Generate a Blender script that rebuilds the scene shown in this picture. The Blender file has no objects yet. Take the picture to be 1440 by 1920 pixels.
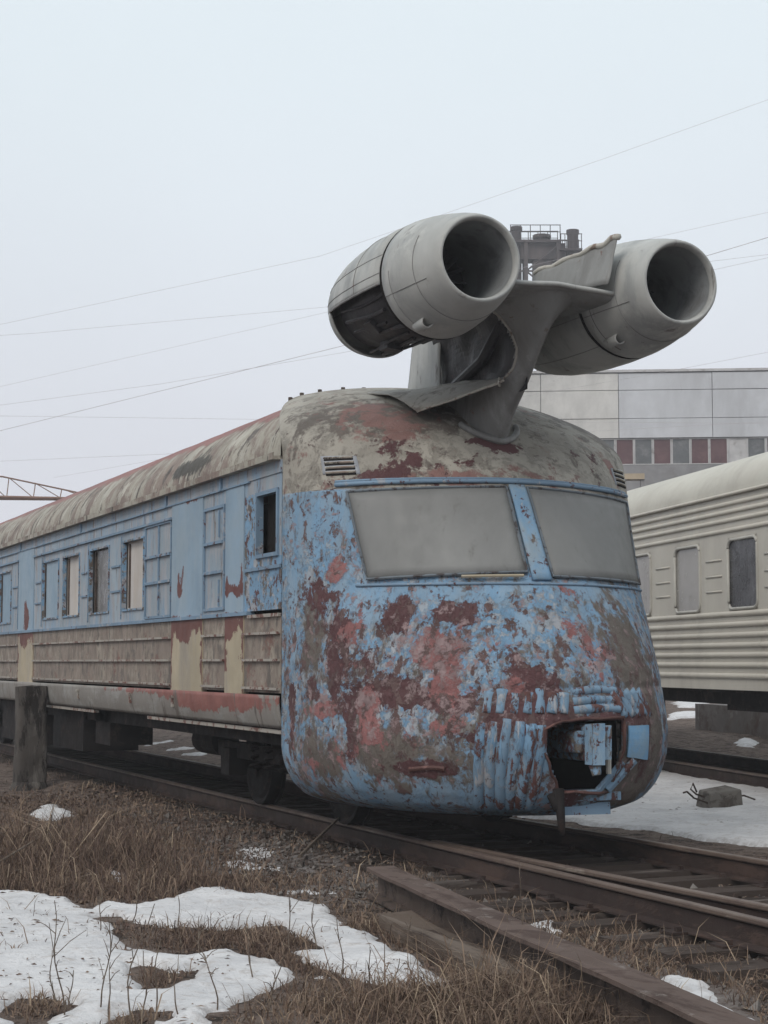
import bpy, math, random
import numpy as np
from mathutils import Vector, noise as mnoise

random.seed(7)
rng = np.random.default_rng(7)
R = math.radians
scene = bpy.context.scene
COL = scene.collection

# ------------------------------------------------------------------ camera
cam_data = bpy.data.cameras.new('camera')
cam = bpy.data.objects.new('camera', cam_data)
COL.objects.link(cam)
cam.location = (-6.76, -14.64, 1.50)
cam.rotation_euler = (R(90 + 4.867), 0, R(-22.384))
cam_data.sensor_fit = 'HORIZONTAL'
cam_data.sensor_width = 36.0
cam_data.lens = 82.5
cam_data.clip_start = 0.1
cam_data.clip_end = 2000
scene.camera = cam

# ------------------------------------------------------------------ sky, sun, exposure
SUN_EL, SUN_AZ = R(42), R(232)          # compass-like azimuth of the sun, from +Y clockwise
world = bpy.data.worlds.new('World')
scene.world = world
world.use_nodes = True
wn, wl = world.node_tree.nodes, world.node_tree.links
for n in list(wn):
    wn.remove(n)
w_out = wn.new('ShaderNodeOutputWorld')
w_bg = wn.new('ShaderNodeBackground')
w_bg.inputs['Strength'].default_value = 0.10
w_sky = wn.new('ShaderNodeTexSky')
w_sky.sky_type = 'NISHITA'
w_sky.sun_disc = False
w_sky.sun_elevation = SUN_EL
w_sky.sun_rotation = SUN_AZ
w_sky.dust_density = 6.0
w_sky.air_density = 1.0
w_tc = wn.new('ShaderNodeTexCoord')
w_sep = wn.new('ShaderNodeSeparateXYZ')
w_map = wn.new('ShaderNodeMapRange')
w_map.interpolation_type = 'SMOOTHSTEP'
w_map.inputs['From Min'].default_value = 0.0
w_map.inputs['From Max'].default_value = 0.38
w_grad = wn.new('ShaderNodeMix')
w_grad.data_type = 'RGBA'
w_grad.inputs[6].default_value = (8.75, 8.75, 9.55, 1)      # low cloud, greyish lavender
w_grad.inputs[7].default_value = (8.7, 9.6, 10.15, 1)       # higher up, thinner and bluer
w_noise = wn.new('ShaderNodeTexNoise')
w_noise.inputs['Scale'].default_value = 2.2
w_noise.inputs['Detail'].default_value = 5
w_cl = wn.new('ShaderNodeMapRange')
w_cl.inputs['To Min'].default_value = 0.955
w_cl.inputs['To Max'].default_value = 1.045
w_cl.inputs['From Min'].default_value = 0.25
w_cl.inputs['From Max'].default_value = 0.75
w_mul = wn.new('ShaderNodeVectorMath')
w_mul.operation = 'SCALE'
w_mix = wn.new('ShaderNodeMix')
w_mix.data_type = 'RGBA'
w_mix.inputs[0].default_value = 0.93                        # closed overcast over the clear sky
wl.new(w_tc.outputs['Generated'], w_sep.inputs[0])
wl.new(w_sep.outputs['Z'], w_map.inputs['Value'])
wl.new(w_map.outputs['Result'], w_grad.inputs[0])
wl.new(w_tc.outputs['Generated'], w_noise.inputs['Vector'])
wl.new(w_noise.outputs['Fac'], w_cl.inputs['Value'])
wl.new(w_grad.outputs[2], w_mul.inputs[0])
wl.new(w_cl.outputs['Result'], w_mul.inputs['Scale'])
wl.new(w_sky.outputs['Color'], w_mix.inputs[6])
wl.new(w_mul.outputs['Vector'], w_mix.inputs[7])
wl.new(w_mix.outputs[2], w_bg.inputs['Color'])
wl.new(w_bg.outputs[0], w_out.inputs['Surface'])

sun_data = bpy.data.lights.new('sun', 'SUN')
sun_data.energy = 1.4
sun_data.angle = R(25)
sun_data.color = (1.0, 0.94, 0.86)
sun = bpy.data.objects.new('sun', sun_data)
COL.objects.link(sun)
sd = Vector((math.sin(SUN_AZ) * math.cos(SUN_EL), math.cos(SUN_AZ) * math.cos(SUN_EL), math.sin(SUN_EL)))
sun.rotation_euler = sd.to_track_quat('Z', 'Y').to_euler()

scene.view_settings.view_transform = 'Standard'
scene.view_settings.look = 'None'
scene.view_settings.gamma = 1
scene.view_settings.use_curve_mapping = False
scene.view_settings.exposure = 0.0
scene.cycles.max_bounces = 7
scene.cycles.volume_bounces = 0


# ------------------------------------------------------------------ mesh helpers
def link(o, parent=None):
    COL.objects.link(o)
    if parent is not None:
        o.parent = parent
    return o


def mesh(name, VF, mat, parent=None, smooth=False, attrs=None):
    V, F = VF
    me = bpy.data.meshes.new(name)
    me.from_pydata([tuple(map(float, v)) for v in V], [], F)
    if attrs:
        for k, a in attrs.items():
            at = me.attributes.new(k, 'FLOAT', 'POINT')
            at.data.foreach_set('value', np.asarray(a, dtype=np.float32))
    if smooth:
        me.polygons.foreach_set('use_smooth', [True] * len(me.polygons))
    if mat is not None:
        me.materials.append(mat)
    me.update()
    return link(bpy.data.objects.new(name, me), parent)


def empty(name, loc=(0, 0, 0), rz=0):
    o = bpy.data.objects.new(name, None)
    o.location = loc
    o.rotation_euler = (0, 0, rz)
    o.empty_display_size = .2
    return link(o)


def tag(o, label, cat, group=None):
    o['label'] = label
    o['category'] = cat
    if group:
        o['group'] = group
    return o


def kind(o, k):
    o['kind'] = k
    return o


def merge(*parts):
    V, F = [], []
    for v, f in parts:
        b = len(V)
        V += list(v)
        F += [tuple(i + b for i in q) for q in f]
    return V, F


def box(x0, x1, y0, y1, z0, z1):
    V = [(x0, y0, z0), (x1, y0, z0), (x1, y1, z0), (x0, y1, z0), (x0, y0, z1), (x1, y0, z1), (x1, y1, z1), (x0, y1, z1)]
    return V, [(3, 2, 1, 0), (4, 5, 6, 7), (0, 1, 5, 4), (1, 2, 6, 5), (2, 3, 7, 6), (3, 0, 4, 7)]


def frame(x0, x1, y0, y1, z0, z1, w):
    """rectangular frame in the Y-Z plane, butted corners"""
    return merge(box(x0, x1, y0, y1, z1 - w, z1), box(x0, x1, y0, y1, z0, z0 + w),
                 box(x0, x1, y0, y0 + w, z0 + w, z1 - w), box(x0, x1, y1 - w, y1, z0 + w, z1 - w))


def tube(pts, r, n=8, r2=None):
    pts = [Vector(p) for p in pts]
    V, F = [], []
    m = len(pts)
    for i, p in enumerate(pts):
        t = (pts[min(i + 1, m - 1)] - pts[max(i - 1, 0)]).normalized()
        a = Vector((0, 0, 1)) if abs(t.z) < .9 else Vector((0, 1, 0))
        u = t.cross(a).normalized()
        v = u.cross(t)
        rr = r if r2 is None else r + (r2 - r) * i / (m - 1)
        for k in range(n):
            c = 2 * math.pi * k / n
            V.append(tuple(p + u * (rr * math.cos(c)) + v * (rr * math.sin(c))))
    for i in range(m - 1):
        for k in range(n):
            F.append((i * n + k, i * n + (k + 1) % n, (i + 1) * n + (k + 1) % n, (i + 1) * n + k))
    F.append(tuple(range(n - 1, -1, -1)))
    F.append(tuple((m - 1) * n + k for k in range(n)))
    return V, F


def lathe(prof, cx, cz, n=48, a0=0.0, a1=360.0):
    """profile of (y, r) turned about an axis parallel to Y"""
    full = abs(a1 - a0 - 360) < 1e-6
    k = n if full else n + 1
    V, F = [], []
    for y, r in prof:
        for j in range(k):
            a = R(a0 + (a1 - a0) * j / n)
            V.append((cx + r * math.cos(a), y, cz + r * math.sin(a)))
    for i in range(len(prof) - 1):
        for j in range(n):
            j2 = (j + 1) % k
            F.append((i * k + j, (i + 1) * k + j, (i + 1) * k + j2, i * k + j2))
    return V, F


def disc_y(cx, y, cz, r, n=24):
    V = [(cx + r * math.cos(2 * math.pi * k / n), y, cz + r * math.sin(2 * math.pi * k / n)) for k in range(n)]
    return V, [tuple(range(n))]


def extrude(poly, path):
    """extrude an (x, z) outline along points (x, y, z); outline is placed across X"""
    V, F = [], []
    n = len(poly)
    for p in path:
        for a, b in poly:
            V.append((p[0] + a, p[1], p[2] + b))
    for i in range(len(path) - 1):
        for k in range(n):
            F.append((i * n + k, (i + 1) * n + k, (i + 1) * n + (k + 1) % n, i * n + (k + 1) % n))
    F.append(tuple(range(n)))
    F.append(tuple((len(path) - 1) * n + k for k in range(n - 1, -1, -1)))
    return V, F


def grid(fn, us, vs):
    V, F = [], []
    for v in vs:
        for u in us:
            V.append(fn(u, v))
    n = len(us)
    for j in range(len(vs) - 1):
        for i in range(n - 1):
            F.append((j * n + i, j * n + i + 1, (j + 1) * n + i + 1, (j + 1) * n + i))
    return V, F


def jitter(VF, a, f=3.0, seed=0):
    V, F = VF
    out = []
    for v in V:
        q = Vector(v) * f + Vector((seed * 7.1, seed * 3.3, seed))
        d = mnoise.noise_vector(q)
        out.append((v[0] + d.x * a, v[1] + d.y * a, v[2] + d.z * a))
    return out, F


# ------------------------------------------------------------------ material helpers
class NT:
    def __init__(self, name):
        self.m = bpy.data.materials.new(name)
        self.m.use_nodes = True
        self.n = self.m.node_tree.nodes
        self.l = self.m.node_tree.links
        self.b = self.n['Principled BSDF']
        self.pos = self.n.new('ShaderNodeNewGeometry').outputs['Position']

    def val(self, sock, v):
        if isinstance(v, (int, float)):
            sock.default_value = v
        elif isinstance(v, tuple):
            sock.default_value = v if len(v) == len(sock.default_value) else (*v, 1)
        else:
            self.l.new(v, sock)

    def scaled(self, s, off=(0, 0, 0)):
        mp = self.n.new('ShaderNodeMapping')
        mp.inputs['Scale'].default_value = s
        mp.inputs['Location'].default_value = off
        self.l.new(self.pos, mp.inputs['Vector'])
        return mp.outputs[0]

    def noise(self, scale, detail=6, rough=.6, vec=None, dist=0.0):
        t = self.n.new('ShaderNodeTexNoise')
        t.inputs['Scale'].default_value = scale
        t.inputs['Detail'].default_value = detail
        t.inputs['Roughness'].default_value = rough
        t.inputs['Distortion'].default_value = dist
        self.l.new(vec if vec is not None else self.pos, t.inputs['Vector'])
        return t.outputs['Fac']

    def math(self, op, a, b=0.0):
        t = self.n.new('ShaderNodeMath')
        t.operation = op
        self.val(t.inputs[0], a)
        self.val(t.inputs[1], b)
        return t.outputs[0]

    def step(self, x, lo, hi):
        t = self.n.new('ShaderNodeMapRange')
        t.interpolation_type = 'SMOOTHSTEP'
        self.val(t.inputs['Value'], x)
        self.val(t.inputs['From Min'], lo)
        self.val(t.inputs['From Max'], hi)
        return t.outputs[0]

    def mix(self, f, a, b):
        t = self.n.new('ShaderNodeMix')
        t.data_type = 'RGBA'
        self.val(t.inputs[0], f)
        self.val(t.inputs[6], a)
        self.val(t.inputs[7], b)
        return t.outputs[2]

    def attr(self, name):
        t = self.n.new('ShaderNodeAttribute')
        t.attribute_name = name
        return t.outputs['Fac']

    def bump(self, h, strength=.4, dist=.01):
        t = self.n.new('ShaderNodeBump')
        t.inputs['Strength'].default_value = strength
        t.inputs['Distance'].default_value = dist
        self.l.new(h, t.inputs['Height'])
        self.l.new(t.outputs[0], self.b.inputs['Normal'])


def paint(name, base, layers, rough=.65, spec=.25, bump=.35, vary=.12, metal=0.0):
    """weathered coat: base colour, then flaking layers on top of each other.
    layer = (colour, amount 0..1 or attribute name, noise scale, stretch xyz, edge width)"""
    t = NT(name)
    big = t.noise(1.3, 4, .6)
    c = t.mix(t.step(big, .3, .7), tuple(v * (1 - vary) for v in base), tuple(min(1, v * (1 + vary)) for v in base))
    h = None
    for i, (colr, amt, sc, st, ew) in enumerate(layers):
        vec = t.scaled(st, (i * 3.7 + len(name), i * 1.9, i * 5.3))
        n1 = t.noise(sc, 7, .72, vec, .3)
        if isinstance(amt, str):
            thr = t.math('SUBTRACT', .72, t.math('MULTIPLY', t.attr(amt), .44))
        else:
            thr = .76 - .52 * amt
        m = t.step(t.math('SUBTRACT', n1, thr), -ew, ew)
        v2 = t.step(t.noise(sc * .6, 3, .5, vec), .3, .7)
        cc = t.mix(v2, tuple(v * .86 for v in colr), tuple(min(1, v * 1.12) for v in colr))
        c = t.mix(m, c, cc)
        h = m if h is None else t.math('ADD', h, m)
    fine = t.noise(60, 4, .6)
    if h is None:
        h = fine
    else:
        h = t.math('ADD', h, t.math('MULTIPLY', fine, .5))
    t.bump(h, bump, .006)
    t.l.new(c, t.b.inputs['Base Color'])
    rn = t.step(t.noise(7, 5, .6), .2, .8)
    t.val(t.b.inputs['Roughness'], t.math('ADD', rough - .12, t.math('MULTIPLY', rn, .24)))
    t.b.inputs['Specular IOR Level'].default_value = spec
    t.b.inputs['Metallic'].default_value = metal
    return t.m


U = (1, 1, 1)
VS = (1, 1, .25)         # drawn out vertically: streaks that run down
BLUE, PALE, RED, RUST = (.172, .295, .43), (.325, .335, .36), (.275, .122, .118), (.092, .042, .044)
CREAM, GRIME, BLACK = (.33, .305, .265), (.135, .115, .10), (.02, .017, .017)
M = {}
M['nose'] = paint('nose_paint', PALE, [
    (GRIME, 'grime', 3.5, VS, .10), ((.36, .25, .245), 'red', 7, U, .05), (BLUE, 'blue', 5, U, .03),
    ((.225, .305, .385), 'haze_blue', 4, VS, .14), ((.29, .325, .365), 'fleck', 6, (1, 1, .8), .035), (BLUE, 'fleck', 11, U, .03),
    (CREAM, 'cream', 3.0, U, .03), ((.24, .22, .19), 'dome', 5.0, U, .06), (GRIME, 'grime', 6.0, (1, 1, .6), .06), ((.23, .13, .115), 'redtop', 5.0, U, .05),
    (RUST, 'rust', 6.0, U, .03), (RED, 'red', 4.5, U, .03), ((.115, .072, .068), 'chip', 10, (1, 1, .7), .03), ((.28, .20, .20), 'pink', 9, U, .05), (RUST, .13, 20, U, .025), ((.42, .42, .41), .06, 12, U, .02)], bump=.7)
M['blue'] = paint('blue_side_paint', (.215, .305, .405), [((.30, .35, .39), .55, 1.6, VS, .12), (PALE, .46, 6, VS, .04), ((.19, .16, .145), .28, 5, VS, .04), (RUST, .22, 8, VS, .02), (RUST, .14, 22, U, .015)])
M['blue_worn'] = paint('blue_worn_paint', BLUE, [(PALE, .46, 5, U, .02), (GRIME, .42, 7, U, .02), (RUST, .34, 8, U, .015)], bump=.5)
M['plate'] = paint('plate_blue', (.165, .33, .52), [((.24, .36, .47), .4, 3, U, .1), (RUST, .16, 9, U, .02)], bump=.3)
M['blue_pillar'] = paint('pillar_paint', BLUE, [((.26, .33, .39), .45, 3, VS, .1), (PALE, .30, 9, U, .03), (GRIME, .30, 8, VS, .03), (RUST, .32, 14, U, .02)], bump=.5)
M['ribpaint'] = paint('rib_flaking_paint', (.17, .26, .355), [(PALE, .40, 7, VS, .04), (BLUE, .35, 6, VS, .03), ((.115, .055, .05), .42, 8, (1, 1, .4), .025), (RUST, .24, 15, U, .02)], bump=.8)
M['bluetrim'] = paint('blue_trim', (.17, .25, .34), [(PALE, .3, 5, U, .03), (RUST, .30, 9, U, .02)])
M['lower'] = paint('lower_side_brown', (.245, .20, .168), [((.32, .28, .23), .42, 4.5, (1, 1, .6), .08), (GRIME, .40, 5, (1, 1, .6), .06), ((.19, .10, .08), .30, 5, (1, .7, 1), .05), ((.20, .16, .135), .4, 9, (1, 1, .5), .08), (RUST, .12, 16, U, .015)])
M['skirt'] = paint('skirt_grey', (.235, .215, .195), [((.28, .27, .255), .4, 3, (1, .5, 1), .1), ((.24, .10, .085), 'red', 5, U, .02), (GRIME, .3, 4, VS, .05), (RUST, .06, 12, U, .02)])
M['cream'] = paint('cream_door_paint', (.40, .34, .245), [((.33, .29, .24), .4, 2.5, VS, .1), ((.15, .065, .055), 'rust', 5, U, .02), (RUST, .06, 18, U, .015)])
M['doorblue'] = paint('door_blue_paint', (.23, .32, .41), [((.28, .35, .41), .5, 1.2, (1, 1, .5), .15), ((.13, .05, .045), 'rust', 5, U, .02), (PALE, .12, 6, VS, .03)], bump=.2)
M['rib'] = paint('rib_paint', (.34, .31, .275), [(CREAM, .4, 5, U, .05), ((.16, .08, .065), .42, 7, U, .03)])
M['roof'] = paint('roof_paint', (.33, .305, .255), [
    ((.215, .165, .14), .48, 2.4, (.7, .9, .7), .07), ((.39, .365, .315), .38, 3.0, (.6, 1.0, .6), .05), ((.095, .078, .068), .32, 5.0, (.4, 1.0, .4), .035),
    ((.25, .125, .115), 'redtop', 3.0, (.4, 1, .4), .05), ((.075, .068, .058), 'dark', 5, U, .06), (RUST, .20, 9, U, .02), ((.45, .43, .38), .14, 7, U, .03)], bump=.7)
M['pane'] = paint('dusty_windscreen', (.185, .185, .182), [((.21, .21, .205), .5, 1.6, (1, 1, .4), .2), ((.15, .148, .14), .22, 9, (1, 1, .12), .08), ((.27, .265, .25), .12, 30, U, .04), ((.17, .17, .165), .25, 3, VS, .2)], rough=.55, spec=.3, bump=.012, vary=.05)
M['seal'] = paint('window_seal', (.13, .15, .17), [((.06, .05, .05), .4, 9, U, .03)])
M['engine'] = paint('engine_grey', (.39, .39, .375), [((.29, .295, .29), .48, 2.2, VS, .10), ((.41, .41, .39), .32, 3, U, .06), ((.17, .155, .145), .22, 6, (1, 1, .3), .05), ((.2, .12, .10), .10, 9, VS, .03), ((.12, .11, .105), .10, 26, U, .02)], rough=.55, spec=.35, bump=.1)
M['pylon'] = paint('pylon_grey', (.24, .24, .235), [((.18, .175, .17), .5, 2.5, VS, .1), ((.15, .09, .08), .22, 5, U, .04), ((.32, .32, .30), .2, 4, U, .06)], rough=.6, bump=.15)
M['duct'] = paint('intake_duct', (.24, .25, .255), [((.17, .17, .175), .4, 3, U, .1)], rough=.5, spec=.4, bump=.05)
M['core'] = paint('engine_core_dark', (.024, .022, .025), [((.04, .036, .04), .35, 6, U, .04), ((.10, .05, .045), .22, 8, U, .03)], rough=.5, spec=.4)
M['edge'] = paint('bare_sheet_edge', (.40, .38, .34), [((.22, .16, .13), .35, 12, U, .04)])
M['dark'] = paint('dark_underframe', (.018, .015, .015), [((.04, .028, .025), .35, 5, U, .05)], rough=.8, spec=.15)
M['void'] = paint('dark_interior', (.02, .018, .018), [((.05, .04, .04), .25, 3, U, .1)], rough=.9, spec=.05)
M['coupler'] = paint('coupler_paint', (.17, .26, .36), [(PALE, .35, 7, U, .03), (GRIME, .45, 8, U, .03), (RUST, .40, 10, U, .02)], bump=.7)
M['curtain'] = paint('pale_window_board', (.50, .47, .45), [((.42, .36, .30), .4, 1.5, VS, .15)], bump=.1)
M['dirtyglass'] = paint('dirty_dark_glass', (.065, .06, .055), [((.17, .16, .14), .38, 4, (1, 1, .15), .08)], rough=.3, spec=.5, bump=.1)
M['railside'] = paint('rusty_rail', (.042, .029, .026), [((.07, .046, .038), .4, 5, (1, .3, 1), .05)], rough=.75, spec=.2)
M['railhead'] = paint('worn_rail_head', (.125, .09, .072), [((.09, .06, .05), .4, 4, (1, .3, 1), .06), ((.22, .18, .15), .25, 6, (1, .2, 1), .05)], rough=.5, spec=.4)
M['sleeper'] = paint('weathered_sleeper', (.060, .046, .040), [((.12, .10, .09), .34, 3, (.2, 1, 1), .05), ((.04, .03, .025), .35, 6, (.15, 1, 1), .04)], rough=.9, spec=.1, bump=.7)
M['beam'] = paint('rusty_beam', (.075, .055, .046), [((.115, .085, .072), .42, 3, (1, .4, 1), .06), ((.035, .026, .024), .35, 5, U, .05)], rough=.8, spec=.2, bump=.6)
M['timber'] = paint('old_timber', (.10, .075, .06), [((.15, .12, .10), .4, 4, (1, .1, 1), .05), ((.05, .035, .03), .35, 6, (1, .1, 1), .04)], rough=.9, spec=.1, bump=.7)
M['post'] = paint('weathered_post', (.085, .075, .068), [((.14, .128, .118), .42, 3, (1, 1, .2), .06), ((.035, .03, .028), .38, 7, (1, 1, .25), .04)], rough=.95, spec=.1, bump=.8)
M['coach'] = paint('coach_beige', (.505, .475, .42), [((.445, .415, .37), .4, 1.2, VS, .2), ((.36, .325, .285), .14, 4, VS, .08)], rough=.5, spec=.3, bump=.06, vary=.04)
M['coachroof'] = paint('coach_roof', (.52, .50, .44), [((.45, .42, .37), .4, 1.0, U, .2)], rough=.6, bump=.05, vary=.04)
M['coachframe'] = paint('coach_window_frame', (.40, .385, .35), [], rough=.4)
M['bwall'] = paint('concrete_panel_grey', (.54, .55, .575), [((.46, .465, .485), .45, .35, (1, 1, .4), .15), ((.30, .30, .31), .14, 1.2, (1, 1, .25), .08)], bump=.1, rough=.85, vary=.05)
M['bcream'] = paint('concrete_panel_cream', (.59, .575, .55), [((.50, .49, .47), .45, .4, (1, 1, .5), .15), ((.25, .24, .235), .12, 1.1, (.4, .4, 1), .05)], bump=.1, rough=.85, vary=.05)
M['blow'] = paint('lower_wall_grey', (.24, .235, .24), [((.2, .19, .19), .4, .5, U, .15)], bump=.1, rough=.9)
M['bpane_red'] = paint('maroon_glazing', (.10, .045, .05), [((.13, .07, .07), .4, 1.5, U, .1)], rough=.6, spec=.2, bump=.03)
M['bpane_grey'] = paint('grey_glazing', (.11, .115, .12), [((.19, .19, .195), .35, 1.2, U, .1)], rough=.6, spec=.2, bump=.03)
M['bframe'] = paint('pale_window_frame', (.46, .45, .45), [((.3, .28, .27), .3, 2, U, .1)], rough=.7, bump=.05)
M['joint'] = paint('panel_joint', (.26, .255, .26), [], rough=.9)
M['stack'] = paint('stack_dark', (.06, .05, .052), [((.09, .072, .07), .4, .6, VS, .1)], rough=.8, bump=.05)
M['crane'] = paint('crane_rusty', (.20, .12, .09), [((.35, .30, .25), .3, 1.5, U, .05)], rough=.8, bump=.05)
M['wire'] = paint('overhead_cable', (.48, .45, .47), [], rough=.7)
M['pipe'] = paint('yellowed_cladding', (.42, .34, .24), [((.3, .25, .2), .3, 2, U, .1)], rough=.7)
M['block'] = paint('broken_concrete', (.17, .155, .14), [((.10, .085, .075), .42, 5, U, .05), ((.24, .22, .2), .25, 8, U, .05)], rough=.95, bump=.8)
M['conc'] = paint('concrete_plinth', (.17, .155, .15), [((.12, .09, .08), .42, 1.6, U, .1), ((.22, .21, .2), .3, 3, U, .06)], rough=.95, bump=.5)
M['lampwhite'] = paint('white_fitting', (.6, .6, .6), [], rough=.6)

# ground and snow ------------------------------------------------------
g_ = NT('bare_ground')
n1 = g_.noise(.9, 8, .65)
n2 = g_.noise(6, 8, .7)
n3 = g_.noise(28, 6, .7)
c = g_.mix(g_.step(n1, .35, .65), (.115, .082, .070, 1), (.185, .142, .122, 1))
c = g_.mix(g_.step(n2, .42, .66), c, (.205, .16, .135, 1))
c = g_.mix(g_.step(n2, .52, .36), c, (.05, .038, .032, 1))
c = g_.mix(g_.step(n3, .56, .66), c, (.27, .235, .205, 1))
c = g_.mix(g_.step(n3, .42, .34), c, (.035, .027, .024, 1))
c = g_.mix(g_.math('MULTIPLY', g_.attr('ice'), g_.step(n2, .42, .60)), c, (.30, .29, .29, 1))
c = g_.mix(g_.math('MULTIPLY', g_.attr('track'), .75), c, (.028, .023, .021, 1))  # trackbed tone, including the painted shade under the trains
g_.l.new(c, g_.b.inputs['Base Color'])
g_.b.inputs['Roughness'].default_value = .95
g_.b.inputs['Specular IOR Level'].default_value = .1
g_.bump(g_.math('ADD', n2, g_.math('MULTIPLY', n3, .7)), 1.0, .05)
M['ground'] = g_.m

s_ = NT('old_snow')
n1 = s_.noise(2.2, 6, .6)
n2 = s_.noise(13, 6, .65)
n3 = s_.noise(70, 4, .6)
c = s_.mix(s_.step(n1, .3, .7), (.58, .57, .58, 1), (.72, .705, .71, 1))
c = s_.mix(s_.math('MULTIPLY', s_.step(n2, .50, .70), .6), c, (.42, .37, .34, 1))
c = s_.mix(s_.math('MULTIPLY', s_.attr('rim'), s_.step(n2, .36, .58)), c, (.44, .41, .40, 1))
s_.l.new(c, s_.b.inputs['Base Color'])
s_.b.inputs['Roughness'].default_value = .8
s_.b.inputs['Specular IOR Level'].default_value = .25
s_.b.inputs['Subsurface Weight'].default_value = 0.0
s_.bump(s_.math('ADD', n2, s_.math('MULTIPLY', n3, .3)), .9, .04)
M['snow'] = s_.m

gr = NT('dry_grass_straw')
ti = gr.attr('tint')
c = gr.mix(gr.step(ti, 0, .5), (.090, .060, .050, 1), (.21, .150, .112, 1))
c = gr.mix(gr.step(ti, .5, 1.0), c, (.38, .30, .215, 1))
gr.l.new(c, gr.b.inputs['Base Color'])
gr.b.inputs['Roughness'].default_value = .9
gr.b.inputs['Specular IOR Level'].default_value = .1
M['grass'] = gr.m
M['weed'] = paint('dry_stem', (.115, .088, .07), [((.19, .155, .12), .4, 20, U, .05)], rough=.9, bump=.1)
M['beam_lit'] = paint('rusty_flange', (.115, .085, .074), [((.075, .052, .045), .42, 4, (1, .4, 1), .06), ((.19, .16, .145), .28, 5, (1, .5, 1), .05)], rough=.85, spec=.1, bump=.6)  # same rust as the beam, lightened as light falling on the top flange
M['rustmetal'] = paint('rust_metal', (.09, .045, .04), [((.16, .08, .07), .35, 8, U, .04), (BLUE, .15, 9, U, .03)], bump=.5)
M['roof_plain'] = paint('dome_grey_sheet', (.26, .245, .22), [(GRIME, .4, 4, U, .05), ((.33, .31, .28), .35, 3, U, .06), (RUST, .15, 7, U, .03)], bump=.4)
M['coachglass'] = paint('coach_curtained_glass', (.27, .255, .24), [((.33, .31, .29), .4, 2, (1, 1, .1), .1)], rough=.2, spec=.5, bump=.02)
M['coachglass_dark'] = paint('coach_dark_glass', (.035, .035, .04), [((.09, .09, .10), .4, 1.5, U, .1)], rough=.25, spec=.35, bump=.01)
M['fan'] = paint('fan_blade_grey', (.10, .10, .105), [], rough=.5)
gv = NT('ballast_stone')
c = gv.mix(gv.attr('tint'), (.055, .045, .040, 1), (.23, .21, .195, 1))
gv.l.new(c, gv.b.inputs['Base Color'])
gv.b.inputs['Roughness'].default_value = .95
gv.b.inputs['Specular IOR Level'].default_value = .1
M['gravel'] = gv.m
HAZE = 0.0014
WIRES=[
 [(2.63, 57.2, 14.35), (6.17, 54.49, 15.0), (15.93, 46.8, 16.78), (19.96, 43.5, 18.13), (24.39, 39.78, 19.64), (29.53, 35.31, 21.47)] ,
 [(4.36, 61.89, 15.39), (7.57, 59.49, 15.43), (18.08, 51.37, 15.87), (32.43, 39.52, 16.88)] ,
 [(0.66, 41.78, 9.3), (2.83, 39.91, 9.43), (6.93, 36.25, 9.8), (11.34, 32.14, 10.4), (20.37, 22.85, 12.15)] ,
 [(4.04, 67.43, 12.85), (7.3, 65.31, 12.63), (18.55, 57.9, 12.1), (25.61, 53.14, 11.8)] ,
 [(5.96, 72.05, 11.13), (8.26, 70.5, 11.15), (14.96, 65.94, 11.29), (25.51, 58.59, 11.62)] ,
 [(14.84, 30.54, 12.55), (18.31, 26.56, 13.15), (20.29, 24.12, 13.46), (21.69, 22.31, 13.7)] ,
 [(11.65, 21.04, 9.84), (13.9, 17.14, 10.22), (14.53, 15.89, 10.38), (15.36, 14.1, 10.55)] ,
 [(20.84, 38.88, 10.66), (22.88, 33.54, 10.77), (24.04, 29.63, 10.84), (24.76, 26.45, 10.84)] ,
]
SNOW= {'a': [(-4.54, -1.05), (-4.34, -1.23), (-4.13, -1.41), (-3.92, -1.88), (-3.96, -2.51), (-3.77, -2.15), (-3.57, -2.38), (-3.27, -2.27), (-3.03, -1.67), (-2.73, -1.66), (-2.65, -2.19), (-2.36, -2.31), (-2.3, -2.61), (-2.44, -3.4), (-2.53, -4.36), (-2.58, -4.98), (-2.72, -5.68), (-2.72, -6.02), (-2.93, -6.14), (-3.04, -5.9), (-3.11, -5.63), (-3.22, -5.44), (-3.49, -5.47), (-3.87, -5.9), (-4.15, -6.25), (-4.41, -6.85), (-5.41, -6.44)], 'b': [(-2.83, 5.67), (-2.5, 6.58), (-2.15, 7.04), (-2.29, 5.22), (-2.68, 4.52), (-2.87, 4.73)], 'c': [(-3.32, -0.4), (-3.18, -0.14), (-3.3, -0.97), (-3.47, -1.25)], 'd': [(2.17, 3.54), (7.28, 10.8), (7.96, 9.77), (7.8, 8.42), (7.63, 7.44), (7.33, 5.8), (6.88, 3.77), (3.1, -1.32), (2.94, -0.55), (2.82, 0.08), (2.72, 1.0)], 'e': [(1.8, 23.49), (3.15, 28.63), (3.57, 27.06), (2.1, 21.25)], 'e2': [(2.02, 19.61), (3.08, 21.62), (3.27, 20.27), (2.93, 17.69), (1.66, 13.44), (1.71, 16.57)], 'e3': [(5.65, 36.11), (7.55, 43.37), (7.79, 41.98), (5.95, 35.0)], 'f': [(-1.71, -6.15), (-1.52, -6.07), (-1.48, -6.25), (-1.64, -6.73), (-1.72, -7.29), (-2.08, -7.81), (-2.02, -7.46), (-1.85, -6.83)], 'g': [(22.7, 32.84), (29.63, 44.14), (32.1, 45.85), (23.23, 32.05)], 'g2': [(16.37, 23.19), (19.27, 27.64), (22.13, 30.35), (18.44, 24.6)], 'g3': [(11.97, 13.54), (12.92, 14.88), (12.56, 13.72), (11.86, 12.78)]}
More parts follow.
